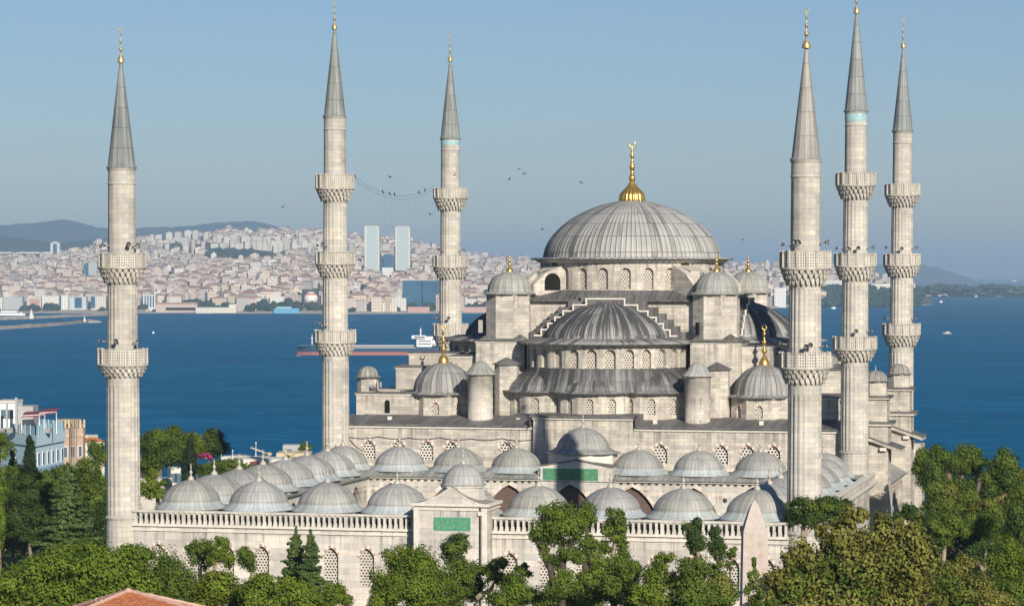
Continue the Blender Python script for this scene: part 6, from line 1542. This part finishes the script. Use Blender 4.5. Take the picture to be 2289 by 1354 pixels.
tree('bright green spreading tree at the lower right edge', 245, [(2270, 1235, 40, 34), (2240, 1255, 36, 30), (2285, 1275, 36, 36), (2255, 1300, 44, 34)], 'leaf_bright', None, .28, 1.05)
tree('reddish tinged broad tree at the bottom right', 208, [(2130, 1290, 46, 36), (2170, 1315, 56, 36), (2100, 1325, 46, 34), (2200, 1340, 50, 30), (2145, 1265, 36, 24), (2230, 1345, 40, 24)], 'leaf_olive', None, .28, 1.0, extra=[('leaf_mid', [(2120, 1300, 50, 36), (2160, 1335, 60, 30)]), ('leaf_dark', [(2135, 1325, 50, 30)])])
tree('dark green tree in the bottom right corner', 225, [(2270, 1325, 46, 36), (2295, 1350, 40, 30), (2240, 1345, 40, 26)], 'leaf_mid', None, .28, 1.0)
tree('low dark shrubs behind the olive tree on the right', 285, [(2070, 1190, 24, 30), (2060, 1230, 24, 30), (2085, 1225, 28, 24)], 'leaf_dark', None, .28, 1.0, name='shrub', cat='shrub')
# --- left of and behind the near left minaret
tree('broad drooping cedar left of the near left minaret', 272, conifer_cl(150, 1046, 1255, 82, 5, 6), 'leaf_conifer', [[(152, 1280, 8), (152, 1150, 5), (150, 1045, 1)]], .30, 1.15, 'bark_dark', 'cedar')
tree('dark narrow cypress before the blue hotel, taller of two', 372, [(67, 985, 9, 14), (67, 1005, 15, 18), (68, 1030, 17, 22), (68, 1050, 16, 16)], 'leaf_cypress', None, .28, 1.6, 'bark_dark', 'cypress', shell=.3)
tree('dark narrow cypress at the left, shorter of two', 366, [(28, 1018, 6, 12), (28, 1040, 10, 18), (28, 1065, 12, 18)], 'leaf_cypress', None, .28, 1.6, 'bark_dark', 'cypress', shell=.3)
tree('loose pale leaved tree at the left picture edge before the hotel', 385, [(8, 985, 22, 22), (22, 1000, 14, 16), (0, 1015, 22, 18)], 'leaf_mid', None, .30, .6)
tree('light green tree rising at the left picture edge', 262, [(2, 1085, 16, 30), (4, 1130, 15, 40), (-6, 1170, 22, 30), (0, 1200, 16, 30)], 'leaf_bright', None, .28, .9)
tree('olive green tree mass below the blue hotel', 352, [(120, 1072, 40, 26), (160, 1058, 36, 26), (95, 1085, 36, 24), (200, 1050, 34, 34), (180, 1080, 44, 30), (140, 1095, 48, 26), (60, 1100, 40, 24), (215, 1090, 34, 34)], 'leaf_mid', None, .32, 1.05)
tree('dark green tree beside the near left minaret under the town houses', 340, [(215, 1000, 22, 20), (225, 1025, 22, 26), (205, 1085, 30, 26), (228, 1075, 22, 30), (220, 1120, 26, 30), (200, 1125, 26, 26)], 'leaf_mid', None, .30, 1.05, extra=[('leaf_olive', [(212, 1100, 26, 26)])])
tree('shaded dark tree behind the cedar', 325, [(60, 1080, 30, 24), (85, 1100, 34, 28), (50, 1110, 36, 30), (40, 1150, 40, 34), (90, 1140, 40, 30), (60, 1185, 44, 26), (215, 1150, 30, 24), (110, 1165, 40, 26), (15, 1090, 20, 40)], 'leaf_dark', None, .30, 1.1)
tree('young yellowish tree standing behind the shaded trees at the left', 340, [(35, 1060, 30, 22), (10, 1055, 18, 16), (75, 1062, 22, 14)], 'leaf_bright', None, .28, .9)
tree('big dark tree right of the near left minaret', 372, [(355, 985, 36, 28), (390, 975, 30, 26), (335, 1000, 28, 34), (375, 1010, 40, 30), (410, 1000, 24, 26), (345, 1035, 36, 24)], 'leaf_mid', None, .32, 1.2, extra=[('leaf_dark', [(365, 1000, 50, 36), (395, 1010, 34, 34)])])
tree('bright low tree at the foot of the near left minaret on its right', 312, [(330, 1085, 26, 24), (350, 1105, 26, 16), (335, 1060, 20, 14), (355, 1075, 20, 14)], 'leaf_bright', None, .30, 1.0)
tree('tall black green cypress right of the big dark tree', 352, [(425, 985, 8, 16), (424, 1010, 13, 22), (424, 1040, 16, 26), (424, 1075, 18, 26)], 'leaf_cypress', None, .28, 1.7, 'bark_dark', 'cypress', shell=.3)
tree('yellow olive tree behind the black green cypress', 385, [(440, 985, 22, 20), (418, 975, 14, 12), (452, 1000, 16, 18), (440, 1010, 16, 14)], 'leaf_yellow', None, .30, .9, extra=[('leaf_mid', [(436, 995, 24, 24)])])
tree('blue green broad poplar standing against the sea', 405, [(474, 962, 15, 14), (476, 980, 26, 22), (484, 1000, 30, 20), (464, 1003, 22, 18), (478, 1015, 32, 12)], 'leaf_cypress', None, .30, 1.0, extra=[('leaf_mid', [(476, 985, 24, 26), (480, 1003, 28, 16)])])
tree('magenta flowering bougainvillea bush', 380, [(458, 1018, 15, 7), (448, 1020, 8, 6), (468, 1021, 8, 5)], 'leaf_pink', None, .24, 1.2, name='flowering_shrub', cat='shrub')
tree('green bushes left of the courtyard domes', 372, [(480, 1042, 30, 16), (510, 1040, 26, 14), (455, 1050, 22, 20), (530, 1036, 20, 12), (500, 1055, 40, 14), (548, 1045, 16, 12), (570, 1046, 16, 8)], 'leaf_mid', None, .30, 1.0, name='shrub', cat='shrub', extra=[('leaf_dark', [(495, 1050, 40, 14)])])
tree('small dark tree beside the yellow shore house', 520, [(684, 995, 12, 9), (676, 1000, 10, 7), (640, 1020, 10, 5), (692, 1000, 7, 6)], 'leaf_mid', None, .32, .9)
# fillers that close the groves
tree('wide dark tree closing the grove behind the cedar', 338, [(40, 1130, 60, 40), (110, 1135, 60, 40), (180, 1130, 50, 40), (225, 1145, 30, 44), (10, 1190, 40, 50), (70, 1195, 60, 40), (150, 1195, 70, 36), (215, 1205, 40, 36)], 'leaf_dark', None, .34, .9, 'bark_dark', extra=[('leaf_mid', [(70, 1120, 50, 26), (150, 1115, 50, 24), (215, 1120, 26, 30)])])
tree('low light green bushes on the lawn left of the cedar', 258, [(120, 1245, 40, 14), (90, 1262, 26, 12), (170, 1240, 40, 14), (40, 1270, 22, 10)], 'leaf_mid', None, .26, .9, name='shrub', cat='shrub')
tree('deep green tree behind the pollarded row at the right', 352, [(2080, 1075, 36, 34), (2135, 1080, 44, 36), (2190, 1085, 44, 36), (2245, 1100, 44, 34), (2290, 1095, 30, 40), (2110, 1130, 44, 36), (2180, 1140, 50, 36), (2250, 1145, 50, 40)], 'leaf_dark', None, .34, 1.0, 'bark_dark', extra=[('leaf_mid', [(2100, 1075, 40, 26), (2200, 1085, 50, 26), (2265, 1095, 40, 26)])])
tree('broad dark tree deep in the right grove', 305, [(2080, 1180, 40, 40), (2140, 1200, 50, 40), (2200, 1210, 50, 40), (2260, 1210, 44, 44), (2090, 1245, 50, 40), (2160, 1265, 60, 36), (2235, 1275, 60, 40), (2295, 1265, 30, 50)], 'leaf_dark', None, .32, 1.0, 'bark_dark', extra=[('leaf_mid', [(2150, 1190, 50, 30), (2230, 1200, 50, 30), (2090, 1215, 40, 30)])])
tree('dark lower tree filling the gap under the ball shaped clumps', 246, [(1230, 1330, 50, 34), (1290, 1330, 46, 34), (1330, 1300, 34, 36), (1310, 1345, 40, 24), (1195, 1345, 34, 22)], 'leaf_mid', None, .27, .95, extra=[('leaf_dark', [(1260, 1335, 50, 28), (1320, 1315, 34, 30)])])
tree('leafy tree between the oval clump and the pointed bushy tree', 230, [(1400, 1265, 34, 26), (1415, 1295, 36, 30), (1375, 1310, 40, 30), (1420, 1335, 44, 28)], 'leaf_mid', None, .27, 1.0)
# woods on both flanks, beyond the picture's edges
C, N, S = [], [], []
for (x0, x1) in ((-420, -60), (2350, 2700)):
    for k in range(26):
        g = random.Random(k*7+x1); px, d = g.uniform(x0, x1), g.uniform(250, 400)
        c_ = crown_points([(px, 612+FPX*(36-g.uniform(3, 9))/d, 42, 36)], d, .42, .8, .45, 1.0)
        for a_, b_ in zip((C, N, S), c_): a_.append(b_)

o = leaf_mesh('grove', np.concatenate(C), np.concatenate(N), np.concatenate(S), 'leaf_mid', None, (0, 0, 0))
tag(o, 'green woods on the slopes at both sides of the mosque', 'wood', None, 'stuff')
# hazy air
mb = MB(); c0 = CAM-_fh*150; P = [(-30000, -150), (30000, -150), (30000, 62000), (-30000, 62000)]
Q = [CAM+_r*x+_fh*y for x, y in P]; mb.prism([(q.x, q.y) for q in Q], -36.5, 345, 0)
hz = bpy.data.materials.new('thin sea haze'); hz.use_nodes = True; t = hz.node_tree
t.nodes.remove(t.nodes['Principled BSDF']); pv = t.nodes.new('ShaderNodeVolumePrincipled')
pv.inputs['Color'].default_value = (.475, .685, .91, 1); pv.inputs['Density'].default_value = HAZE; pv.inputs['Anisotropy'].default_value = 0.0
t.links.new(pv.outputs[0], t.nodes['Material Output'].inputs['Volume'])
tag(mb.build('haze', [hz]), 'thin bluish air between the mosque and the far shore', 'haze', None, 'stuff')
